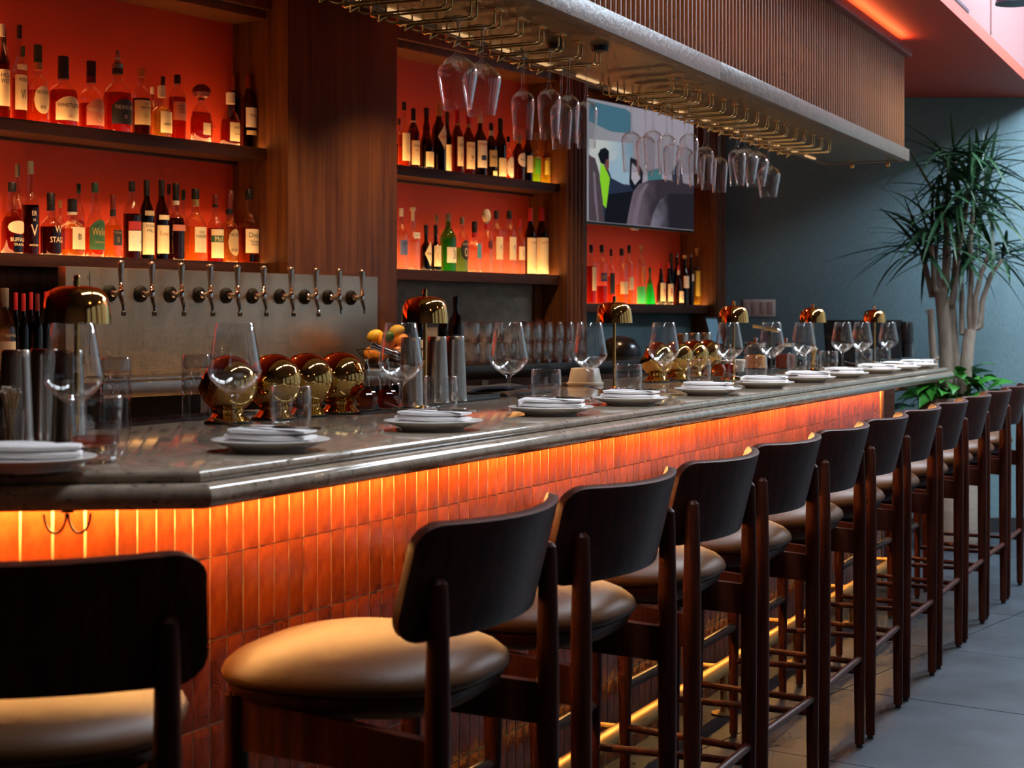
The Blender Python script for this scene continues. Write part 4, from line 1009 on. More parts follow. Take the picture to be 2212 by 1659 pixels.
# each shelf: (z of its top, words) and bottles (column, width px, top row, row depth, look words, options)
FR, BK = 0.078, 0.164
SHELVES = [
 ('upper left shelf', ZA, 'bottles on the upper left shelf', [
  (5, 32, 52, FR, 'tall bottle with black-printed cream label', dict(kind='tall', cap='cap_white', lab=(CR, .14, .52, 65), txt=[('HIGH', K, .46, .045, .7), ('WEST', K, .40, .045, .7)], fill=.6, liq='liq_red')),
  (8, 26, 62, BK, 'half hidden bottle with black cap', dict(kind='wine', glass='bottle_dark', fill=0, lab=None)),
  (42, 32, 54, FR, 'tall long-necked bottle with crest label', dict(kind='longneck', cap='cap_black', fill=.44, liq='liq_red', lab=(CR, .12, .48, 70), txt=[('Willett', K, .43, .04, .6), ('W', K, .28, .10, .35)], extra=band(CR, .53, .585, 55))),
  (49, 26, 100, BK, 'half hidden bottle with green capsule', dict(kind='round', cap='cap_green', lab=None, fill=.5)),
  (82, 48, 97, FR, 'clear bottle with oval rooster label and green neck band', dict(kind='squat', cap='cap_green', neck=('cap_gold', .10), lab=(CR, .12, .47, 48), shape='oval', txt=[('MICHTERS', K, .39, .045, .7), ('RYE', K, .20, .04, .3)], fill=.42, liq='liq_amber')),
  (137, 63, 122, FR, 'squat red bottle with arched cream label', dict(kind='squat', cap='cap_black', neck=('paper_dark', .10), liq='liq_red', fill=.52, lab=(CR, .08, .42, 58), shape='arch', txt=[('WHISTLEPIG', K, .29, .055, .86), ('10', 'ink_red', .14, .04, .12)])),
  (197, 54, 132, FR, 'squat clear-topped bottle with arched pink label', dict(kind='squat', cap='cap_black', neck=('cap_wine', .10), liq='liq_red', fill=.38, lab=('paper_pink', .06, .44, 58), shape='arch', txt=[('WHISTLEPIG', 'paper_cream', .28, .055, .86), ('12', 'paper_cream', .15, .04, .12)])),
  (254, 62, 108, FR, 'squat bottle with pewter figure stopper and dark label', dict(kind='squat', cap='pewter', stop='figure', neck=('paper_dark', .07), liq='liq_red', fill=.48, lab=('paper_dark', .10, .40, 58), shape='arch', txt=[('THE BOSS HOG', WI, .30, .045, .8), ('IX', WI, .19, .05, .12)])),
  (305, 40, 147, FR, 'dark amber bottle with tan label and gold capsule', dict(kind='round', cap='cap_gold', glass='bottle_clear', liq='liq_dark', fill=.55, lab=(TN, .16, .52, 75), txt=[('THE', K, .46, .02, .2), ('YAMAZAKI', K, .41, .03, .5), ('12', K, .29, .03, .12)])),
  (329, 24, 188, BK, 'small half hidden bottle with clear stopper', dict(kind='round', cap='cap_white', lab=None, fill=.5)),
  (349, 45, 185, FR, 'faceted pale bottle with off-centre cream label', dict(kind='squat', cap='cap_white', liq='liq_gold', fill=.50, seg=12, lab=(CR, .10, .50, 42), txt=[('HIBIKI', K, .26, .045, .6)])),
  (352, 26, 165, BK, 'half hidden bottle with tall black cap', dict(kind='round', cap='cap_black', lab=None, fill=.5, liq='liq_dark')),
  (383, 38, 162, FR, 'red-brown bottle with black cap and pink label', dict(kind='tall', cap='cap_black', liq='liq_red', fill=.66, lab=('paper_pink', .30, .58, 65), txt=[('NIKKA', K, .52, .03, .5), ('COFFEY', K, .47, .03, .5), ('WHISKY', K, .42, .03, .5)])),
  (435, 64, 182, FR, 'round cognac decanter with ball stopper and small square label', dict(kind='decanter', cap='cap_wine', stop='ball', liq='liq_red', fill=.52, flat=.55, lab=(CR, .14, .34, 22), txt=[('HINE', K, .28, .045, .8)])),
  (498, 55, 200, FR, 'bell-shaped cognac bottle with cream stopper and square label', dict(kind='bell', cap='cap_white', liq='liq_red', fill=.50, flat=.6, lab=(CR, .10, .44, 30), txt=[('HINE', K, .34, .05, .7), ('RARE', K, .22, .03, .6)])),
  (505, 26, 162, BK, 'half hidden dark bottle with wine-red capsule', dict(kind='wine', glass='bottle_dark', cap='cap_wine', fill=0, lab=None)),
  (537, 35, 159, FR, 'dark slender bottle with red capsule against the pillar', dict(kind='wine', glass='bottle_dark', cap='cap_wine', fill=0, lab=(WH, .28, .54, 65), txt=[('Vieux', K, .44, .04, .6)], extra=band(TN, .18, .24))),
 ]),
 ('lower left shelf', ZB, 'bottles on the lower left shelf', [
  (26, 49, 394, FR, 'bottle with buffalo silhouette label and black cap', dict(kind='bulb', cap='cap_black', liq='liq_red', fill=.52, lab=(CR, .28, .46, 60), shape='oval', extra=band('bottle_dark', .02, .26, 30), txt=[('BUFFALO', 'paper_cream', .20, .055, .75), ('TRACE', 'paper_cream', .13, .035, .5)])),
  (38, 30, 354, BK, 'tall half hidden bottle with grey capsule', dict(kind='longneck', cap='cap_grey', fill=.5, lab=None)),
  (66, 38, 348, FR, 'tall dark bottle with white eagle print and grey-brown capsule', dict(kind='longneck', glass='bottle_clear', cap='cap_grey', liq='liq_dark', fill=.53, lab=None, txt=[('ER', 'paper_cream', .44, .05, .3), ('V', 'paper_cream', .26, .12, .45), ('10', 'paper_cream', .37, .025, .15), ('KENTUCKY', 'paper_cream', .10, .018, .6)])),
  (110, 48, 417, FR, 'round bottle with antler print and black neck seal', dict(kind='squat', cap='cap_black', neck=('cap_black', .06), liq='liq_dark', fill=.46, lab=None, txt=[('STAGG', 'paper_cream', .25, .09, .85), ('W', 'paper_cream', .42, .12, .4)])),
  (129, 22, 433, BK, 'small half hidden bottle with gold cap', dict(kind='round', cap='cap_gold', lab=None, fill=.5)),
  (156, 56, 430, FR, 'clear empty-looking bottle with portrait label', dict(kind='squat', cap='cap_black', neck=('cap_white', .05), liq='liq_gold', fill=.12, lab=(CR, .12, .50, 34), txt=[('B', K, .34, .10, .25)])),
  (170, 26, 397, BK, 'half hidden bottle with dark green capsule behind the portrait label', dict(kind='round', cap='cap_green', lab=None, fill=.5)),
  (205, 42, 395, FR, 'bulb-necked bottle with large green script label', dict(kind='bulb', cap='cap_green', liq='liq_amber', fill=.40, lab=('paper_green', .10, .50, 68), shape='arch', txt=[('Weller', 'ink_gold', .34, .10, .75), ('SPECIAL', 'ink_gold', .20, .025, .5)], extra=None)),
  (244, 40, 421, FR, 'square-shouldered amber bottle with dark round-seal label', dict(kind='squat', cap='cap_wine', neck=('paper_dark', .12), liq='liq_gold', fill=.52, sq=5.0, lab=('paper_dark', .20, .44, 40), txt=[('FOUR ROSES', 'ink_gold', .40, .03, .8), ('O', 'ink_gold', .29, .08, .3)])),
  (285, 39, 392, FR, 'dark red bottle with red and white arrow label', dict(kind='round', cap='cap_black', liq='liq_dark', fill=.58, lab=(WH, .10, .36, 60), txt=[('>', K, .22, .16, .5)], extra=band('paper_red', .37, .48))),
  (317, 32, 389, FR, 'dark wine-shaped bottle with aged cream label', dict(kind='wine', glass='bottle_olive', cap='cap_black', fill=0, lab=(CR, .06, .46, 70), txt=[('NOAHS', K, .42, .04, .6), ('MILL', K, .36, .04, .5)], extra=band(TN, .55, .61, 50))),
  (349, 32, 389, FR, 'brown wine-shaped bottle with pale script label', dict(kind='wine', glass='bottle_brown', cap='cap_black', fill=.5, liq='liq_dark', lab=(CR, .08, .43, 70), txt=[('Rowans', 'ink_gold', .33, .06, .7)], extra=band(CR, .50, .56, 55))),
  (365, 22, 398, BK, 'half hidden bottle with black cap behind the script labels', dict(kind='round', cap='cap_black', lab=None, fill=.5)),
  (380, 40, 396, FR, 'dark bottle with slanting pink-red band', dict(kind='squat', cap='cap_black', neck=('cap_white', .06), liq='liq_dark', fill=.55, lab=('paper_pink', .38, .46, 65))),
  (396, 24, 410, BK, 'half hidden bottle with green medallion capsule', dict(kind='longneck', cap='cap_green', lab=None, fill=.5)),
  (422, 47, 408, FR, 'pale amber long-necked bottle with narrow cream label', dict(kind='longneck', cap='cap_black', neck=('cap_gold', .10), liq='liq_gold', fill=.48, lab=(CR, .12, .47, 40), txt=[('OLD', K, .40, .035, .4), ('FORESTER', K, .34, .04, .85)])),
  (465, 36, 420, FR, 'slim bottle with cream label and green stripe', dict(kind='longneck', cap='cap_wine', neck=('cap_black', .05), liq='liq_red', fill=.5, lab=(CR, .06, .48, 62), txt=[('McK', 'paper_cream', .34, .07, .6)], extra=band('paper_green', .29, .39, 64))),
  (495, 40, 418, FR, 'clear round bottle with tan oval rooster label', dict(kind='squat', cap='cap_wine', neck=('cap_black', .08), liq='liq_gold', fill=.48, lab=(TN, .10, .48, 50), shape='oval', txt=[('MICHTERS', K, .40, .045, .7), ('BOURBON', K, .18, .04, .6)])),
  (500, 24, 411, BK, 'half hidden bottle with white cap', dict(kind='longneck', cap='cap_white', lab=None, fill=.5)),
  (537, 44, 409, FR, 'long-necked whiskey bottle with cream label beside the pillar', dict(kind='longneck', cap='cap_black', liq='liq_amber', fill=.48, lab=(CR, .14, .46, 62), txt=[('Dickel', K, .38, .065, .7), ('TENNESSEE', K, .29, .03, .6), ('WHISKY', K, .25, .03, .5)], extra=band('bottle_dark', .02, .12, 40))),
 ]),
 ('upper middle shelf', ZA, 'bottles on the upper middle shelf', [
  (862, 18, 256, BK, 'bottle half hidden by the pillar with pink label', dict(kind='round', cap='cap_black', liq='liq_red', fill=.5, lab=('paper_pink', .1, .45, 60))),
  (873, 26, 220, FR, 'clear bottle with tall plain cream label', dict(kind='round', cap='cap_black', liq='liq_amber', fill=.5, lab=(CR, .10, .52, 55))),
  (893, 27, 234, FR, 'dark bottle with white neck and printed cream label', dict(kind='wine', glass='bottle_brown', cap='cap_black', neck=('cap_white', .14), fill=.0, lab=(CR, .06, .46, 62), txt=[('Elisir', K, .38, .05, .6), ('MIO', 'ink_red', .30, .04, .4)])),
  (921, 32, 233, FR, 'brown bottle with square cream label near its foot', dict(kind='bulb', glass='bottle_brown', cap='cap_black', liq='liq_dark', fill=.5, lab=(CR, .05, .29, 60))),
  (948, 32, 222, FR, 'dark bottle with cream and red diamond label', dict(kind='wine', glass='bottle_dark', cap='cap_gold', fill=0, lab=(CR, .32, .68, 55), shape='diamond', txt=[('AVERNA', 'ink_red', .50, .055, .72)])),
  (966, 20, 242, BK, 'slim dark bottle with narrow pale label', dict(kind='wine', glass='bottle_dark', cap='cap_black', fill=0, lab=(CR, .06, .48, 60))),
  (988, 26, 238, FR, 'dark bottle with red cap and yellow-cream label', dict(kind='wine', glass='bottle_brown', cap='cap_red', neck=('cap_gold', .06), fill=0, lab=(CR, .12, .58, 55), txt=[('Lucano', K, .46, .06, .7), ('Y', 'ink_red', .26, .10, .3)])),
  (1012, 28, 250, FR, 'dark bottle with red cap and picture label', dict(kind='round', glass='bottle_brown', cap='cap_red', neck=('cap_gold', .07), fill=0, lab=(CR, .10, .55, 62), txt=[('Monte', 'ink_red', .48, .055, .7), ('X', K, .28, .10, .4)])),
  (1037, 30, 249, FR, 'large dark bottle with cork and white label', dict(kind='round', glass='bottle_dark', cap='cap_white', stop=None, fill=0, lab=(WH, .14, .58, 62), txt=[('PASUBIO', 'ink_red', .52, .045, .75)], extra=band('paper_navy', .26, .34, 30))),
  (1061, 26, 266, FR, 'green-black bottle with tan vine label', dict(kind='round', glass='bottle_olive', cap='cap_black', neck=('cap_white', .10), fill=0, lab=(TN, .20, .50, 65), txt=[('Nonino', K, .38, .06, .7)], extra=band(CR, .04, .12, 30))),
  (1081, 26, 256, FR, 'green wine-shaped bottle with low cream label', dict(kind='wine', glass='bottle_olive', cap='cap_black', fill=0, lab=(CR, .04, .34, 62))),
  (1098, 23, 295, FR, 'small amber bottle with white oval label', dict(kind='round', cap='cap_black', liq='liq_amber', fill=.5, lab=(WH, .05, .52, 62), shape='oval', txt=[('A', 'ink_red', .3, .07, .2)])),
  (1120, 29, 290, FR, 'copper-shouldered bottle with slanted oval label', dict(kind='wine', glass='bottle_brown', cap='cap_gold', liq='liq_amber', fill=.5, lab=(WH, .30, .60, 58), shape='oval', txt=[('Amaro', K, .46, .05, .6)])),
  (1140, 22, 280, FR, 'dark bottle with pale label next to the green labels', dict(kind='wine', glass='bottle_dark', cap='cap_wine', fill=0, lab=(CR, .18, .50, 65))),
  (1158, 21, 286, FR, 'bottle with bright green labels', dict(kind='longneck', glass='bottle_clear', cap='cap_grey', liq='liq_lime', fill=.5, lab=('paper_lime', .18, .46, 62), txt=[('CHARTREUSE', WI, .50, .03, .9)])),
  (1179, 21, 287, FR, 'bottle with pale yellow labels at the right end', dict(kind='longneck', glass='bottle_clear', cap='cap_grey', liq='liq_yellow', fill=.5, lab=('paper_yellow', .18, .46, 62), txt=[('CHARTREUSE', WI, .50, .03, .9)])),
 ]),
 ('lower middle shelf', ZB, 'bottles on the lower middle shelf', [
  (867, 27, 450, FR, 'clear bottle with blue label beside the pillar', dict(kind='round', cap='cap_white', liq='liq_clear', fill=.55, lab=('paper_blue', .24, .48, 62), txt=[('BATHTUB', K, .42, .04, .6)])),
  (892, 33, 448, FR, 'square clear bottle with crystal stopper', dict(kind='squat', cap='cap_white', stop='tee', liq='liq_clear', fill=.44, sq=5.0, lab=(WH, .50, .60, 34), txt=[('THE DUKES', K, .555, .02, .7)])),
  (920, 25, 486, FR, 'dark bottle with cream diamond label', dict(kind='squat', glass='bottle_dark', cap='cap_black', fill=0, lab=(CR, .10, .64, 58), shape='diamond', txt=[('HENDRICKS', K, .37, .045, .7)])),
  (941, 24, 486, FR, 'dark bottle with cream square label near its foot', dict(kind='squat', glass='bottle_dark', cap='cap_black', fill=0, lab=(CR, .10, .55, 60), txt=[('O', 'ink_gold', .32, .2, .5)])),
  (943, 22, 464, BK, 'half hidden pale green bottle with silver collar', dict(kind='round', glass='bottle_clear', cap='cap_grey', liq='liq_green', fill=.4, lab=None)),
  (968, 35, 462, FR, 'bright green bottle with large figure three label', dict(kind='round', glass='bottle_green', cap='cap_grey', liq='liq_green', fill=.58, lab=(WH, .15, .42, 62), txt=[('3', K, .29, .14, .22), ('No', K, .38, .03, .15)])),
  (998, 27, 469, FR, 'pale bottle with oval ship label', dict(kind='round', glass='bottle_clear', cap='cap_grey', liq='liq_green', fill=.45, lab=('paper_dark', .22, .58, 55), shape='oval', txt=[('PLYMOUTH', 'paper_cream', .50, .05, .6), ('O', 'paper_cream', .36, .16, .3)])),
  (1025, 32, 478, FR, 'wide clear bottle with narrow blue side label', dict(kind='squat', cap='cap_black', neck=('cap_red', .10), liq='liq_clear', fill=.42, lab=('paper_teal', .28, .56, 22))),
  (1051, 29, 468, FR, 'clear bottle with dark round label and red neck', dict(kind='round', cap='cap_white', stop='ball', neck=('cap_red', .10), liq='liq_clear', fill=.35, lab=('cap_wine', .42, .58, 30), shape='oval')),
  (1072, 29, 455, FR, 'tall clear vodka bottle with cream crest label, left of its twin', dict(kind='tall', cap='cap_black', liq='liq_clear', fill=.5, lab=(CR, .22, .58, 55), txt=[('K', 'paper_blue', .42, .07, .25)])),
  (1100, 30, 455, FR, 'tall clear vodka bottle with cream crest label, right of its twin', dict(kind='tall', cap='cap_black', liq='liq_clear', fill=.5, lab=(CR, .22, .58, 55), txt=[('K', 'paper_blue', .42, .07, .25)])),
  (1123, 22, 473, FR, 'slim clear bottle with red cap', dict(kind='round', cap='cap_red', liq='liq_clear', fill=.4, lab=(CR, .26, .50, 55), txt=[('T', K, .38, .08, .2)])),
  (1146, 25, 449, FR, 'dark green bottle in straw wrap with red capsule, left of its twin', dict(kind='wine', glass='bottle_olive', cap='cap_red', fill=0, lab=(CR, .02, .55, 88), txt=[('LUXARDO', 'ink_red', .48, .04, .5)])),
  (1170, 30, 448, FR, 'dark green bottle in straw wrap with red capsule, last on the right', dict(kind='wine', glass='bottle_olive', cap='cap_red', fill=0, lab=(CR, .02, .55, 88), txt=[('LUXARDO', 'ink_red', .48, .04, .5)])),
 ]),
 ('shelf under the television', ZE, 'bottles under the television', [
  (1277, 22, 529, FR, 'red aperitif bottle with side label and black cap', dict(kind='tall', cap='cap_black', liq='liq_red', fill=.64, lab=(CR, .22, .62, 35))),
  (1300, 24, 529, FR, 'pink-red bottle with slanted blue label', dict(kind='tall', cap='cap_black', liq='liq_red', fill=.30, lab=('paper_navy', .38, .52, 60), txt=[('APEROL', 'ink_gold', .45, .08, .8)])),
  (1320, 17, 538, FR, 'small amber bottle with dark label', dict(kind='round', cap='cap_black', liq='liq_amber', fill=.5, lab=('paper_dark', .18, .56, 62))),
  (1343, 27, 537, FR, 'pale gold bottle with broad cream label', dict(kind='round', cap='cap_black', liq='liq_gold', fill=.34, lab=(CR, .18, .40, 62))),
  (1359, 20, 530, FR, 'tall clear bottle with cream label and black cap', dict(kind='tall', cap='cap_black', liq='liq_gold', fill=.3, lab=(CR, .24, .46, 62))),
  (1385, 20, 529, FR, 'slender corked bottle of orange and green', dict(kind='tall', cap='cork', stop='tee', liq='liq_teal', fill=.30, lab=('paper_orange', .34, .64, 45))),
  (1404, 25, 578, FR, 'glowing pale green cone bottle', dict(kind='cone', glass='bottle_green', cap='cap_green', liq='liq_teal', fill=.55, lab=None)),
  (1428, 20, 568, FR, 'dark bottle with red cap and fruit label', dict(kind='bulb', glass='bottle_dark', cap='cap_red', fill=0, lab=(CR, .08, .52, 62), txt=[('M', 'ink_red', .3, .2, .3)])),
  (1445, 19, 568, FR, 'dark bottle with red cap and pink drawing label', dict(kind='bulb', glass='bottle_dark', cap='cap_red', fill=0, lab=(CR, .08, .50, 62), txt=[('R', 'ink_red', .3, .2, .4)])),
  (1450, 17, 547, BK, 'half hidden bottle with tall black capsule', dict(kind='wine', glass='bottle_dark', cap='cap_black', fill=0, lab=None)),
  (1462, 17, 547, BK, 'half hidden bottle with silver pourer', dict(kind='wine', glass='bottle_dark', cap='chrome', stop='pour', fill=0, lab=None)),
  (1466, 22, 572, FR, 'dark red sloping bottle with small framed label', dict(kind='cone', glass='bottle_brown', cap='cap_red', neck=('cap_white', .12), liq='liq_red', fill=.5, lab=(CR, .06, .34, 50), txt=[('C', K, .2, .13, .4)])),
  (1479, 19, 551, FR, 'dark corked bottle with white square label', dict(kind='wine', glass='bottle_dark', cap='cork', stop='tee', fill=0, lab=(WH, .34, .58, 60))),
  (1492, 15, 547, FR, 'slim black bottle with silver pourer', dict(kind='wine', glass='bottle_dark', cap='chrome', stop='pour', fill=0, lab=(WH, .46, .60, 40))),
  (1505, 18, 536, FR, 'slender yellow bottle with cork at the right end', dict(kind='tall', cap='cork', stop='tee', liq='liq_yellow', fill=.60, lab=('paper_yellow', .16, .60, 62))),
 ])]
for words, z, grp, lst in SHELVES:
    for i, (u, w, vt, y, look, kw) in enumerate(lst):
        Yd = kY(u, y); h = EYE - (vt - V0) / F * Yd - z; rad = w * Yd / F / 2
        if kw.get('sq', 2.0) != 2.0: rad *= 0.82
        rot = G + R(random.Random(u).uniform(-12, 6))
        bottle('bottle', '%s, %s' % (look, words), grp, KW(kx(u, y), y, z), rot, h, rad, **kw)

# wine bottles on the side counter at far left, and by the fruit
ZC = 1.10
for i, (u, vt, w, kw, look) in enumerate([
    (10, 622, 34, dict(kind='wine', glass='bottle_clear', cap='cap_grey', fill=0, lab=(WH, .14, .44, 62), txt=[('CHAPMAN', WI, .50, .035, .8), ('mmm', K, .32, .06, .6)]), 'clear-necked wine bottle with white village label'),
    (34, 632, 20, dict(kind='wine', glass='bottle_dark', cap='cap_red', fill=0, lab=None), 'dark wine bottle with red capsule, first of the red row'),
    (51, 634, 22, dict(kind='wine', glass='bottle_dark', cap='cap_red', fill=0, lab=None), 'dark wine bottle with red capsule, second of the red row'),
    (67, 631, 20, dict(kind='wine', glass='bottle_dark', cap='cap_red', fill=0, lab=None), 'dark wine bottle with bright red capsule, third of the red row'),
    (81, 634, 22, dict(kind='wine', glass='bottle_dark', cap='cap_wine', fill=0, lab=None), 'dark wine bottle with dull red capsule, fourth of the red row'),
    (99, 630, 20, dict(kind='wine', glass='bottle_dark', cap='cap_red', fill=0, lab=None), 'dark wine bottle with red capsule, nearest the tap panel')]):
    y = (-0.40, -0.2, -0.28, -0.2, -0.28, -0.2)[i]; Yd = kY(u, y)
    bottle('wine_bottle', look + ' at far left', 'wine bottles at far left', KW(kx(u, y), y, ZC), G, EYE - (vt - V0) / F * Yd - ZC, max(w * Yd / F / 2, 0.034) if i == 0 else w * Yd / F / 2 * 1.05, **kw)
ZD = 1.110
for u, vt, w, y, kw, look in [(985, 640, 34, -0.42, dict(kind='wine', glass='bottle_dark', cap='bottle_dark', fill=0, lab=('paper_navy', .12, .44, 70)), 'black wine bottle beside the stacked glasses'),
    (905, 655, 24, -0.22, dict(kind='wine', glass='bottle_dark', cap='cap_red', fill=0, lab=(WH, .1, .4, 60)), 'dark bottle half hidden behind the brass lamp dome'),
    (958, 658, 26, -0.25, dict(kind='wine', glass='bottle_dark', cap='cap_black', fill=0, lab=('paper_navy', .1, .42, 60)), 'dark bottle right behind the second brass lamp'),
    (882, 665, 22, -0.2, dict(kind='wine', glass='bottle_brown', cap='cork', fill=0, lab=(WH, .1, .4, 60)), 'brown bottle with cork behind the fruit')]:
    Yd = kY(u, y)
    bottle('wine_bottle', look, 'bottles behind the fruit', KW(kx(u, y), y, ZD), G, EYE - (vt - V0) / F * Yd - ZD, w * Yd / F / 2, **kw)
# ================================================================== things on the bar
def on(u, v, z=BAR): return onz(u, v, z)
# gold globes on flared feet
def make_globe():
    o = thing('gold_globe', '', 'vessel', group='gold globe vessels on the bar')
    r = 0.0665
    body = MB().lathe([(r * math.cos(R(a)), r * math.sin(R(a))) for a in range(-90, 52, 8)] + [(r * 0.63, r * 0.80), (r * 0.60, r * 0.80)] + [(r * .97 * math.cos(R(a)), r * .97 * math.sin(R(a))) for a in range(48, -91, -12)], 36).build('globe', 'gold_globe', o, smooth=60)
    body.location = (0, 0, 0.088); body.rotation_euler = (R(-62), 0, 0)
    MB().lathe([(0.050, 0.004), (0.050, 0.007), (0.044, 0.011), (0.036, 0.020), (0.034, 0.023), (0.0365, 0.025), (0.0365, 0.031), (0.034, 0.033), (0.034, 0.038), (0.030, 0.040)], 32).build('flared_foot', 'gold_globe', o)
    MB().lathe([(0.054, 0.0), (0.054, 0.004), (0.048, 0.0045)], 28).build('rubber_pad', 'dark_rubber', o)
    return freeze(o)
gl0 = make_globe()
GL = [(493, 914), (592, 906), (663, 899), (735, 893), (1419, 825), (1462, 821), (1497, 815), (1526, 811)]
for i, (u, v) in enumerate(GL):
    lab = 'gold globe vessel with flared foot, %s of the %s group from the camera' % (ORD[i % 4], 'near' if i < 4 else 'far')
    put(gl0, lab, on(u, v), A + R([25, 15, 10, 10, 20, 12, 8, 8][i]))
# inverted steel shaker tins
def make_tin():
    o = thing('shaker_tin', '', 'shaker', group='steel shaker tins on the bar')
    MB().lathe([(0.0335, 0.0), (0.0345, 0.002), (0.0335, 0.004), (0.0325, 0.02), (0.0262, 0.162), (0.0262, 0.1625)], 32).build('wall', 'steel', o)
    MB().lathe([(0.0258, 0.1625), (0.0258, 0.176), (0.0245, 0.178), (0.0, 0.1783)], 32).build('weighted_end', 'steel', o)
    return freeze(o)
tin0 = make_tin()
TZ = 0.012
tins = [((34, 962), 0, 'steel shaker tin standing upside down at the left picture edge'), ((96, 952), 0, 'upside-down steel shaker tin, middle one of the left three'), ((148, 965), 0, 'upside-down steel shaker tin behind the large left wine glass'),
        ((888, 878), TZ, 'upside-down steel shaker tin, left one on the black tray'), ((944, 870), TZ, 'upside-down steel shaker tin, middle one on the black tray'), ((983, 866), TZ, 'upside-down steel shaker tin, right one on the black tray'),
        ((1474, 806), 0, 'upside-down steel shaker tin behind the far gold globes, left one'), ((1500, 802), 0, 'upside-down steel shaker tin behind the far gold globes, middle one'), ((1525, 799), 0, 'upside-down steel shaker tin behind the far gold globes, right one')]
for (u, v), dz, lab in tins:
    p = onz(u, v, BAR + dz); put(tin0, lab, p)
# trays
def tray(label, s0, s1, t0, t1):
    o = thing('bar_tray', label, 'tray', BW(s0, t1, BAR), A); L = s1 - s0; D = t1 - t0
    MB().box(0, L, 0, D, 0, 0.010).build('base', 'dark_rubber', o, bevel=0.003)
    for a in ((0, L, 0, 0.006), (0, L, D - 0.006, D), (0, 0.006, 0.006, D - 0.006), (L - 0.006, L, 0.006, D - 0.006)): MB().box(a[0], a[1], a[2], a[3], 0.010, 0.017).build('rim', 'dark_rubber', o)
tray('black tray with cruets and steel tins near the taps', 1.53, 2.36, -0.80, -0.635)
tray('black tray with small cruets far along the bar', 4.62, 5.25, -0.84, -0.60)
# cruets
def make_cruet(liq, handle):
    o = thing('cruet', '', 'bottle', group='small glass cruets')
    bulb = [(0.018, 0.001), (0.021, 0.003), (0.030, 0.028), (0.0295, 0.034), (0.022, 0.046), (0.010, 0.056), (0.0082, 0.064), (0.0082, 0.098), (0.010, 0.100)]
    MB().lathe(bulb, 10).build('vessel', 'glass', o, smooth=20)
    MB().lathe([(0.017, 0.003), (0.0195, 0.0045), (0.0283, 0.028), (0.0278, 0.034), (0.0205, 0.046), (0.0135, 0.051), (0.0, 0.0512)], 10).build('syrup', liq, o, smooth=20)
    MB().lathe([(0.0075, 0.096), (0.0080, 0.104), (0.0045, 0.110), (0.004, 0.124), (0.006, 0.128), (0.0, 0.131)], 10).build('pourer', 'chrome', o)
    if handle: MB().tube([(0.009, 0, 0.058), (0.022, 0, 0.066), (0.032, 0, 0.062), (0.036, 0, 0.048), (0.031, 0, 0.036)], 0.0022, 6).build('handle', 'glass_thick', o)
    return freeze(o)
ca0, cb0 = make_cruet('liq_amber', False), make_cruet('liq_red', True)
for u, v, proto, lab in [(792, 886, ca0, 'small glass cruet of amber syrup beside the near gold globes'), (836, 884, cb0, 'small handled cruet of red syrup on the near tray'), (1552, 814, ca0, 'small glass cruet of amber syrup beside the far gold globes'), (1577, 812, cb0, 'small handled cruet of red syrup on the far tray')]:
    put(proto, lab, onz(u, v, BAR + 0.0102), R(20))
# lidded jars
def jar(label, u, v, r, h, lidm, fillm=None, z=BAR + 0.0102, sq=2.0):
    o = thing('lidded_jar', label, 'jar', onz(u, v, z), A, 'lidded jars on the bar')
    MB().lathe([(r * .9, 0.001), (r, 0.006), (r, h * .72), (r * .86, h * .80), (r * .86, h * .84)], 24, p=sq).build('glass_body', 'glass', o, smooth=50)
    if fillm: MB().lathe([(r * .86, 0.004), (r * .93, 0.009), (r * .93, h * .5), (r * .5, h * .56), (0, h * .57)], 14, p=sq).build('contents', fillm, o, smooth=20)
    MB().lathe([(r * .92, h * .84), (r * .95, h * .86), (r * .95, h * .98), (r * .88, h)], 24, p=sq).build('lid', lidm, o)
    if lidm == 'chrome': MB().lathe([(0.004, h), (0.007, h + .006), (0.011, h + .014), (0.008, h + .021), (0.0, h + .023)], 12).build('lid_knob', 'chrome', o)
jar('clear shaker jar with white lid behind the red cruet', 800, 878, 0.030, 0.095, 'white_plastic')
jar('garnish jar with chrome lid and orange peel, left of the far pair', 1632, 801, 0.052, 0.135, 'chrome', 'orange_peel', BAR, 3.0)
jar('garnish jar with chrome lid and dark berries, right of the far pair', 1697, 797, 0.050, 0.130, 'chrome', 'cap_wine', BAR, 3.0)
# smoke guns: barrel on a small stand
def smoker(label, u, v, barrel, m, ang, tilt, stand_h, z):
    p = onz(u, v, z); o = thing('cocktail_smoker', label, 'tool', p, ang)
    MB().lathe([(0.024, 0), (0.024, 0.006), (0.007, 0.010), (0.006, stand_h)], 16).build('stand', 'black_gloss', o)
    d = Vector((math.cos(tilt), 0, math.sin(tilt))); c = Vector((0, 0, stand_h + 0.008))
    MB().tube([c - d * .035, c + d * .03, c + d * .032, c + d * barrel], [.012, .012, .009, .009], 14).build('barrel', m, o)
    MB().tube([c - d * .05, c - d * .035], [.008, .0125], 12).build('nozzle', 'chrome', o)
    MB().tube([c + d * barrel, c + d * (barrel + .006)], [.0105, .0105], 14).build('end_ring', m, o)
smoker('steel cocktail smoker barrel pointing left above the near tray', 872, 878, 0.085, 'chrome', R(180 + 8), R(22), 0.118, BAR + 0.0102)
smoker('brass cocktail smoker barrel above the far garnish jars', 1664, 794, 0.085, 'brass_rod', R(180 + 5), R(10), 0.185, BAR)
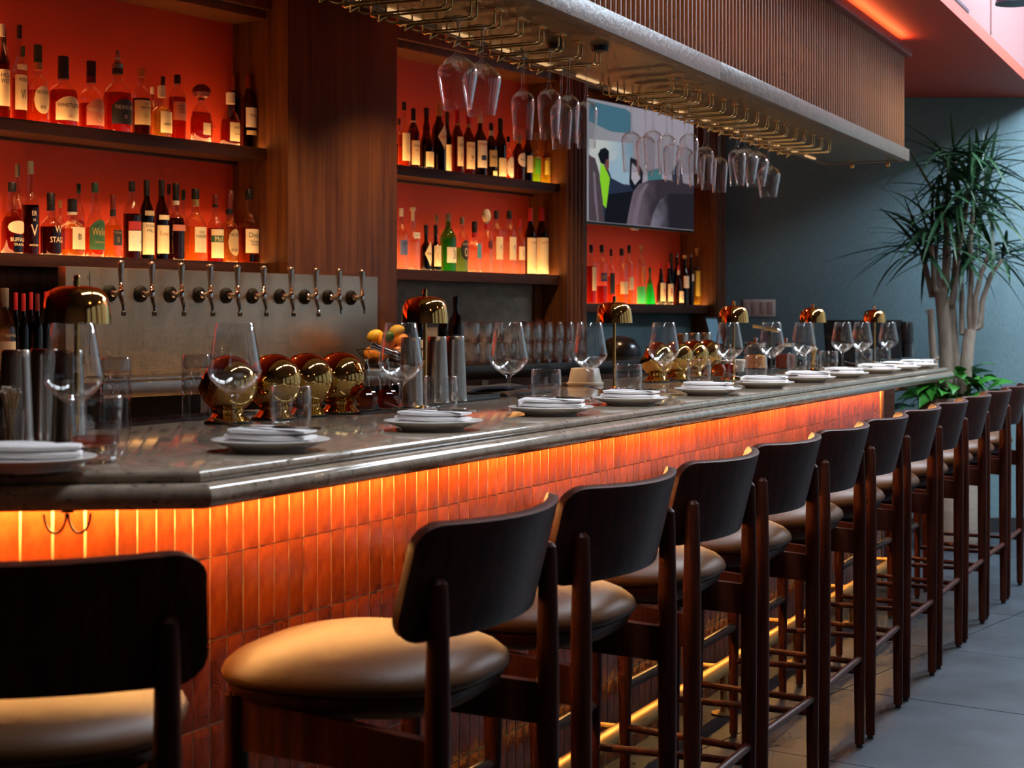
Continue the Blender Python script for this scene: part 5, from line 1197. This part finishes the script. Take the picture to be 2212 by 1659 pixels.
# cut-crystal tall glasses, upside down
def make_cut():
    o = thing('cut_crystal_glass', '', 'glass', group='upside-down cut crystal glasses')
    MB().lathe([(0.0335, 0.0005), (0.0340, 0.003), (0.0335, 0.10), (0.0330, 0.148), (0.0300, 0.154), (0.0, 0.155)], 32).build('wall', 'glass', o, smooth=60)
    MB().lathe([(0.0, 0.118), (0.026, 0.120), (0.0305, 0.126), (0.0305, 0.148), (0.027, 0.1525), (0.0, 0.153)], 20).build('thick_base', 'glass_thick', o, smooth=30)
    vs, fs = [], []; n, m, r = 20, 5, 0.0322
    for j in range(m):
        for i in range(n):
            a0 = 2 * math.pi * (i + (j % 2) * .5) / n; da = math.pi / n * .9; z = 0.062 + j * 0.011; hz = 0.0098; b = len(vs)
            def P(a, zz, rr): return (rr * math.cos(a), rr * math.sin(a), zz)
            vs += [P(a0, z - hz, r), P(a0 + da, z, r), P(a0, z + hz, r), P(a0 - da, z, r), P(a0, z, r - 0.004)]
            fs += [(b, b + 1, b + 4), (b + 1, b + 2, b + 4), (b + 2, b + 3, b + 4), (b + 3, b, b + 4)]
    MB().add(vs, fs).build('cut_diamonds', 'glass_thick', o, smooth=0)
    return freeze(o)
cu0 = make_cut()
put(cu0, 'tall upside-down cut crystal glass right of the left shaker tins', on(249, 924))
put(cu0, 'tall upside-down cut crystal glass left of the gold globes', on(424, 908))
# toothpick glasses
def picks(label, u, v, h):
    o = thing('toothpick_glass', label, 'glass', on(u, v), 0.3, 'glasses of cocktail picks')
    MB().lathe([(0.0, 0.001), (0.022, 0.001), (0.0245, 0.004), (0.0255, 0.072), (0.0248, 0.072), (0.0235, 0.006), (0.0, 0.005)], 24).build('vessel', 'glass', o, smooth=50)
    rnd = random.Random(int(u))
    for k in range(26):
        a = rnd.uniform(0, 6.28); r0 = rnd.uniform(0, .017); r1 = rnd.uniform(.008, .021); b = a + rnd.uniform(1.2, 3.6); zt = h + rnd.uniform(-.006, .006)
        p0 = Vector((r0 * math.cos(b), r0 * math.sin(b), .006)); p1 = Vector((r1 * math.cos(a), r1 * math.sin(a), zt))
        pk = MB().tube([p0, p1], .0011, 5).build('cocktail_pick', 'toothpick_wood', o)
        MB().lathe([(0.0, zt - .003), (.0027, zt - .001), (.0029, zt + .001), (0.0, zt + .0038)], 8, p1.x, p1.y).build('bead', 'pick_bead', pk)
picks('small glass of beaded cocktail picks at the left picture edge', 22, 968, 0.104)
picks('small glass of beaded cocktail picks far along the bar', 1757, 797, 0.100)
# mats, cloth, tub
def slabthing(name, label, cat, s0, s1, t0, t1, h, m, bevel=0.002, z=BAR, ang=0.0):
    o = MB().box(0, s1 - s0, 0, t1 - t0, 0, h).build(name, m, None, bevel=bevel); o.location = BW(s0, t1, z); o.rotation_euler = (0, 0, A + ang); return tag(o, label, cat)
def rubber_mat(label, s0, s1):
    o = thing('bar_mat', label, 'mat', BW(s0, -0.845, BAR), A, 'rubber bar mats'); L = s1 - s0
    MB().box(0, L, 0, 0.085, 0, 0.004).build('sheet', 'bar_mat', o)
    nb = MB().lathe([(0.0022, 0.0), (0.0018, 0.003)], 6).mesh('stud', 'bar_mat')
    big = MB()
    for i in range(int(L / .011)):
        for j in range(8): big.lathe([(0.0028, 0.004), (0.0022, 0.0066)], 5, .006 + i * .011, .005 + j * .0107)
    tag(big.build('studs', 'bar_mat', o, smooth=0), kind='stuff')
rubber_mat('brown studded rubber mat behind the crystal glasses', 0.62, 1.38)
rubber_mat('brown studded rubber mat under the navy cloth', 2.42, 3.02)
rubber_mat('brown studded rubber mat beside the white tub', 3.04, 3.62)
def cloth(label, s0, s1, t0, t1, z, seed):
    rnd = random.Random(seed); ph = [rnd.uniform(0, 6) for _ in range(4)]
    def fn(u, v):
        x = (s1 - s0) * u; y = (t1 - t0) * v
        zz = .010 + .004 * math.sin(9 * u + ph[0]) + .003 * math.sin(7 * v + 5 * u + ph[1]) + .006 * math.exp(-((u - .55) / .2) ** 2)
        return (x + .006 * math.sin(5 * v + ph[2]), y + .006 * math.sin(6 * u + ph[3]), zz), (0, 0, -1)
    o = MB().sheet(fn, 22, 10, .0075).build('bar_cloth', 'navy_cloth', None, smooth=60); o.location = BW(s0, t1, z); o.rotation_euler = (0, 0, A); return tag(o, label, 'cloth')
cloth('folded navy bar cloth behind the third place setting', 2.48, 2.92, -0.93, -0.80, BAR + 0.0066, 2)
slabthing('napkin_caddy', 'flat black bar caddy beside the navy cloth', 'tray', 2.46, 2.80, -0.745, -0.66, 0.010, 'dark_rubber')
p = on(1284, 828); tb_ = thing('white_tub', 'upturned white plastic tub at the back of the bar', 'tub', BW(3.42, -0.80, BAR + 0.0), A)
MB().lathe([(0.060, 0.0), (0.062, 0.003), (0.062, 0.010), (0.056, 0.012), (0.047, 0.060), (0.044, 0.063), (0.0, 0.0635)], 28, p=3.2).build('body', 'white_plastic', tb_)
for i, (u, v, lab) in enumerate([(1572, 805, 'small white lidded cup on the far tray, left one'), (1594, 803, 'small white lidded cup on the far tray, right one')]):
    o = thing('white_cup', lab, 'cup', onz(u, v, BAR + 0.0102), A, 'small white cups'); MB().lathe([(0.026, 0.0), (0.032, 0.045)], 20).build('body', 'white_plastic', o); MB().lathe([(0.034, 0.045), (0.034, 0.052), (0.030, 0.054)], 20).build('lid', 'white_plastic', o)

# ================================================================== back counter things
ck = tumb0
cols = []
k = 0
for tier in range(2):
    for row, y in enumerate((-0.50, -0.405)):
        for i in range(10):
            if tier == 1 and i in (3,): continue
            if tier == 1 and row == 1 and i > 6: continue
            x = kx(1016, y) + 0.0 + i * 0.0905 + (0.02 if i > 3 else 0); z = ZD + tier * 0.0960
            inv = i > 3 and tier == 1
            lab = 'stacked tumbler on the back counter, %s of the %s %s row' % (ORD[i], 'upper' if tier else 'lower', 'front' if row == 0 else 'back')
            o = clone(tumb0, lab, KW(x, y, z + (0.0955 if inv else 0)), G, 'tumblers stacked on the back counter')
            if inv: o.rotation_euler = (math.pi, 0, G)
# fruit
yF = -0.36; xF = kx(842, yF)
fb = thing('fruit_basket', 'dark wire basket of citrus fruit behind the second brass lamp', 'basket', KW(xF, yF, ZD), G)
MB().lathe([(0.075, 0.0), (0.078, 0.004), (0.0, 0.005)], 24).build('basket_base', 'dark_metal', fb)
for i in range(20):
    a = 2 * math.pi * i / 20; MB().tube([(0.075 * math.cos(a), 0.075 * math.sin(a), .003), (0.125 * math.cos(a), 0.125 * math.sin(a), .05), (0.142 * math.cos(a), 0.142 * math.sin(a), .075)], .0016, 5).build('wire', 'dark_metal', fb)
MB().tube([(0.142 * math.cos(2 * math.pi * i / 32), 0.142 * math.sin(2 * math.pi * i / 32), .075) for i in range(33)], .003, 6).build('basket_rim', 'dark_metal', fb)
def fruit(name, m, r, stretch, x, y, z, label, cat):
    o = thing(name, label, cat, KW(xF + x, yF + y, ZD + z), G + random.uniform(0, 3), 'citrus fruit in the basket')
    pr = [(r * math.cos(R(a)) * (1 - (.12 if stretch > 1 else 0) * abs(math.sin(R(a))) ** 3), r * stretch * math.sin(R(a))) for a in range(-90, 91, 15)]
    b = MB().lathe(pr, 18).build('rind', m, o, smooth=80); MB().lathe([(.0035, r * stretch - .002), (.003, r * stretch + .0005), (0, r * stretch + .001)], 8).build('stem_scar', 'lime_peel' if name == 'orange' else 'cork', o)
    if stretch > 1: o.rotation_euler = (R(70), R(20), random.uniform(0, 3))
frs = [('orange', 'orange_peel', .037, 1, 0.075 * math.cos(a), 0.075 * math.sin(a), .050) for a in [0.2 + i * 2 * math.pi / 6 for i in range(6)]]
frs += [('orange', 'orange_peel', .036, 1, 0.0, 0.0, .058), ('orange', 'orange_peel', .036, 1, 0.05 * math.cos(.9), .05 * math.sin(.9), .108), ('orange', 'orange_peel', .037, 1, .05 * math.cos(3.6), .05 * math.sin(3.6), .106), ('orange', 'orange_peel', .035, 1, .05 * math.cos(5.2), .05 * math.sin(5.2), .108),
        ('lemon', 'lemon_peel', .027, 1.35, -.055, .035, .130), ('lime', 'lime_peel', .024, 1.2, -.062, -.045, .128), ('lemon', 'lemon_peel', .027, 1.35, .01, -.03, .150)]
for i, (nm, m, r, st, x, y, z) in enumerate(frs):
    where = {'orange': 'orange in the wire basket, %s counted from the bottom' % ORD[i % 11], 'lemon': 'yellow lemon on the pile in the basket, %s' % ('left one' if x < 0 else 'top one'), 'lime': 'green lime at the upper left of the fruit pile'}[nm]
    fruit(nm, m, r, st, x, y, z, where, nm)
# register screen and black equipment
yS = -0.36; o = thing('register_screen', 'tilted register screen with blue display right of the short shelf', 'monitor', KW(kx(1536, yS), yS, ZD), G + R(18))
MB().box(-.02, .30, -.06, .06, 0, .012).build('foot', 'black_gloss', o, bevel=.003); MB().box(.12, .16, -.01, .02, .012, .07).build('neck', 'black_gloss', o)
fm = MB().box(-.02, .32, -.012, .012, 0.0, .17).build('bezel', 'dark_metal', o, bevel=.003); fm.location = (0, 0, .05); fm.rotation_euler = (R(-14), 0, 0)
MB().box(-.008, .308, -.0125, -.0122, .012, .158).build('display', 'pos_screen', fm, smooth=0)
MB().box(-.09, -.05, -.03, .0, .0, .03).build('power_box', 'black_gloss', o, bevel=.002); MB().box(-.075, -.065, -.031, -.0302, .014, .018).build('power_light', 'led_green', o, smooth=0)
o = thing('espresso_grinder', 'round black grinder half hidden left of the third lamp', 'appliance', KW(kx(1340, -.36), -.36, ZD), G)
MB().lathe([(.10, 0), (.105, .02), (.10, .06), (.07, .10), (.03, .115), (0, .118)], 24).build('dome', 'black_gloss', o); MB().lathe([(.112, 0), (.112, .012)], 24).build('ring', 'dark_metal', o)
o = thing('service_cabinet', 'dark service cabinet behind the far end of the bar', 'cabinet', (1.62, 8.93, 0))
MB().box(0, .46, 0, .6, 0, 1.06).build('body', 'shelf_wood', o, bevel=.003); MB().box(-.01, .47, -.01, .61, 1.06, 1.085).build('top', 'black_gloss', o, bevel=.003)
o = thing('black_terminal', 'black order terminal seen from behind at the far bar end', 'monitor', (1.74, 9.02, 1.085))
MB().loft([[(x, y, z) for x, y, z in ((-.01, 0, .012), (.40, 0, .012), (.40, .05, .012), (-.01, .05, .012))], [(-.02, .03, .225), (.41, .03, .225), (.41, .07, .225), (-.02, .07, .225)]]).build('housing', 'black_gloss', o, bevel=.006)
MB().box(.06, .28, -.02, .12, 0, .012).build('stand', 'black_gloss', o)
MB().lathe([(.028, .02), (.028, .10), (.034, .105), (.034, .20), (.028, .215)], 20, .435, .03).build('card_reader', 'black_gloss', o)

# ================================================================== switch plate on the teal wall
sp = thing('switch_plate', 'pale wall plate with four pinkish rocker switches on the teal wall', 'switch', ((1640 - U0) / F * FARY, FARY, EYE + (V0 - 665.5) / F * FARY))
MB().box(-.100, .100, -.006, 0, -.053, .053).build('plate', 'switch_plate', sp, bevel=.002)
for i in range(4): MB().box(-.094 + i * .0475, -.059 + i * .0475, -.009, -.006, -.038, .038).build('rocker', 'switch_rocker', sp, bevel=.001)
# dark slot and panel joint on the ceiling drop
u, v = 2092, 25; s1 = bs(u, .153); z = EYE + (V0 - v) / F * BW(s1, .153).y
o = struct('trim_13', MB().prism([(p.x, p.y) for p in (BW(s1 - 2.2, .153), BW(s1, .153), BW(s1, .156), BW(s1 - 2.2, .156))], z - .008, z + .008), 'lamp_dark')
s2 = bs(2139, .153); struct('trim_2', MB().prism([(p.x, p.y) for p in (BW(s2, .153), BW(s2 + .02, .153), BW(s2 + .02, .160), BW(s2, .160))], CEIL + .07, TOPZ - .05), 'plaster_pink')
# pendant lamp at the top right
pl = Vector(((2194 - U0) / F * 7.0, 7.0, EYE + (V0 - 8) / F * 7.0))
o = thing('pendant_lamp', 'dark pendant lamp shade cut off by the top right corner', 'lamp', (pl.x, pl.y, pl.z))
MB().lathe([(.085, 0.0), (.082, .012), (.060, .07), (.030, .10), (.012, .115)], 28).build('shade', 'lamp_dark', o); MB().lathe([(.02, .02), (.027, .04), (.02, .06), (0, .065)], 14).build('bulb', 'cap_white', o)
MB().tube([(0, 0, .11), (0, 0, TOPZ - pl.z)], .003, 6).build('cord', 'lamp_dark', o)

# ================================================================== plant
PY = 9.47; PX = (2050 - U0) / F * PY
def pp(u, v, dy=0.0): Y = PY + dy; return Vector(((u - U0) / F * Y - PX, dy, EYE - (v - V0) / F * Y))
pt = thing('dracaena_plant', 'tall dracaena with bare branching trunks in front of the teal wall', 'plant', (PX, PY, 0))
def trunk(pts, r0, r1, name='trunk'):
    n = len(pts); MB().tube(pts, [r0 + (r1 - r0) * i / (n - 1) for i in range(n)], 12).build(name, 'bark', pt, smooth=60)
trunk([pp(2048, 880), pp(2046, 800), pp(2041, 720), pp(2034, 640), pp(2030, 622)], .043, .037)
trunk([pp(2070, 880, .05), pp(2062, 800, .06), pp(2056, 720, .06), pp(2052, 650, .06)], .041, .033)
trunk([pp(2080, 885, -.04), pp(2086, 800, -.05), pp(2092, 740, -.05), pp(2097, 712, -.05)], .041, .033)
trunk([pp(2022, 885, -.03), pp(2018, 790, -.06), pp(2013, 720, -.06), pp(2010, 668, -.06), pp(2003, 676, -.06)], .024, .016)
trunk([pp(2018, 790, -.06), pp(2026, 770, -.05)], .014, .010)
BR = [((2030, 635), (2013, 640), (1998, 570), (1990, 545)), ((2028, 630), (2018, 625), (2016, 570), (2012, 530)), ((2036, 630), (2026, 600), (2020, 565), (2025, 500)), ((2040, 640), (2046, 600), (2050, 560), (2046, 470)),
      ((2052, 655), (2060, 650), (2070, 540), (2085, 470), (2092, 400)), ((2052, 650), (2040, 640), (2042, 540), (2048, 420), (2050, 360)), ((2095, 720), (2078, 722), (2078, 650), (2075, 590), (2080, 560)), ((2098, 718), (2094, 680), (2098, 600), (2096, 520), (2105, 420)),
      ((2100, 715), (2106, 690), (2108, 640), (2120, 590), (2140, 540)), ((2102, 712), (2118, 706), (2122, 650), (2140, 595), (2165, 560)), ((2058, 650), (2064, 560), (2070, 480), (2068, 380), (2062, 340))]
for i, b in enumerate(BR):
    dy = random.Random(i).uniform(-.16, .16)
    pts = [pp(u, v, dy * k / (len(b) - 1)) for k, (u, v) in enumerate(b)]; trunk(pts, .019, .012, 'branch')
CR_ = [(1990, 542), (2012, 525), (2025, 495), (2046, 466), (2092, 398), (2050, 356), (2080, 556), (2105, 418), (2140, 536), (2165, 556), (2062, 338), (2110, 350), (2125, 455), (2075, 440)]
def leaf_mesh(droop, k):
    vs, fs = [], []; n = 9
    for i in range(n + 1):
        t_ = i / n; x = t_ * (1 - .12 * droop * t_); z = -droop * t_ ** 2.2; w = .030 * (min(1, t_ * 6 + .45)) * (1 - t_ ** 2.6) + .0006
        vs += [(x, -w, z + w * .35), (x, 0, z), (x, w, z + w * .35)]
    for i in range(n): a = 3 * i; fs += [(a, a + 3, a + 4, a + 1), (a + 1, a + 4, a + 5, a + 2)]
    return MB().add(vs, fs).mesh('leaf', 'blade_leaf', smooth=60)
LM = [leaf_mesh(d, k) for k, d in enumerate((.06, .16, .30, .50))]
rnd = random.Random(5)
for ci, (u, v) in enumerate(CR_):
    c = pp(u, v, rnd.uniform(-.16, .16))
    for k in range(21):
        el = math.asin(rnd.uniform(-.5, .97)); az = rnd.uniform(0, 2 * math.pi); ln = rnd.uniform(.30, .54)
        if rnd.random() < .06: ln *= 1.3
        if c.z + ln * math.sin(el) > 2.5: el *= .5
        if c.y + ln * math.cos(el) * math.sin(az) > .50: az = -az
        o = link('leaf', LM[0 if el > 1.0 else rnd.choice((1, 2, 2, 3, 3))], pt, loc=c + Vector((0, 0, rnd.uniform(-.03, .04))))
        o.rotation_euler = (rnd.uniform(-.3, .3), -el, az); o.scale = (ln, ln * rnd.uniform(.8, 1.15), ln)
o = thing('planter_pot', 'tall pale stone planter under the dracaena', 'planter', (PX, PY, 0))
MB().lathe([(.10, 0.0), (.15, .015), (.168, .06), (.172, .5), (.174, .86), (.168, .865), (.160, .86), (.158, .82)], 40).build('pot', 'pot_stone', o, smooth=50)
MB().lathe([(.157, .805), (.1575, .825), (0, .835)], 30).build('soil', 'soil', o)
def heart():
    vs, fs = [], []; n = 8
    for i in range(n + 1):
        t_ = i / n; w = .42 * math.sin(math.pi * min(1, t_ ** .62)) * (1 - .25 * t_) if 0 < t_ < 1 else .02; x = t_ - (.10 * (1 - abs(0)) if i == 0 else 0); z = .10 * math.sin(math.pi * t_) - .18 * t_ * t_
        vs += [(x - (.10 * (1 - t_)), -w, z + .10 * w), (x, 0, z - .03), (x - (.10 * (1 - t_)), w, z + .10 * w)]
    for i in range(n): a = 3 * i; fs += [(a, a + 3, a + 4, a + 1), (a + 1, a + 4, a + 5, a + 2)]
    return MB().add(vs, fs).mesh('leaf', 'pothos_leaf', smooth=60)
HM = heart(); po = thing('pothos_plant', 'glossy green trailing plant around the foot of the dracaena', 'plant', (PX, PY, .835))
rnd = random.Random(9)
for k in range(80):
    az = rnd.uniform(0, 2 * math.pi); r0 = rnd.uniform(.07, .19); zz = rnd.uniform(.02, .19) - (.08 if r0 > .165 else 0)
    if abs(math.cos(az)) > .6: r0 *= 1.35
    st = MB().tube([(0.05 * math.cos(az), .05 * math.sin(az), -.01), (r0 * .7 * math.cos(az), r0 * .7 * math.sin(az), zz + .02), (r0 * math.cos(az), r0 * math.sin(az), zz)], .0016, 5).build('stalk', 'pothos_leaf', po)
    lf = link('leaf', HM, po, loc=(r0 * math.cos(az), r0 * math.sin(az), zz)); s_ = rnd.uniform(.09, .15); lf.scale = (s_, s_, s_)
    lf.rotation_euler = (rnd.uniform(-.5, .5), rnd.uniform(-.5, .6), az + rnd.uniform(-.6, .6))
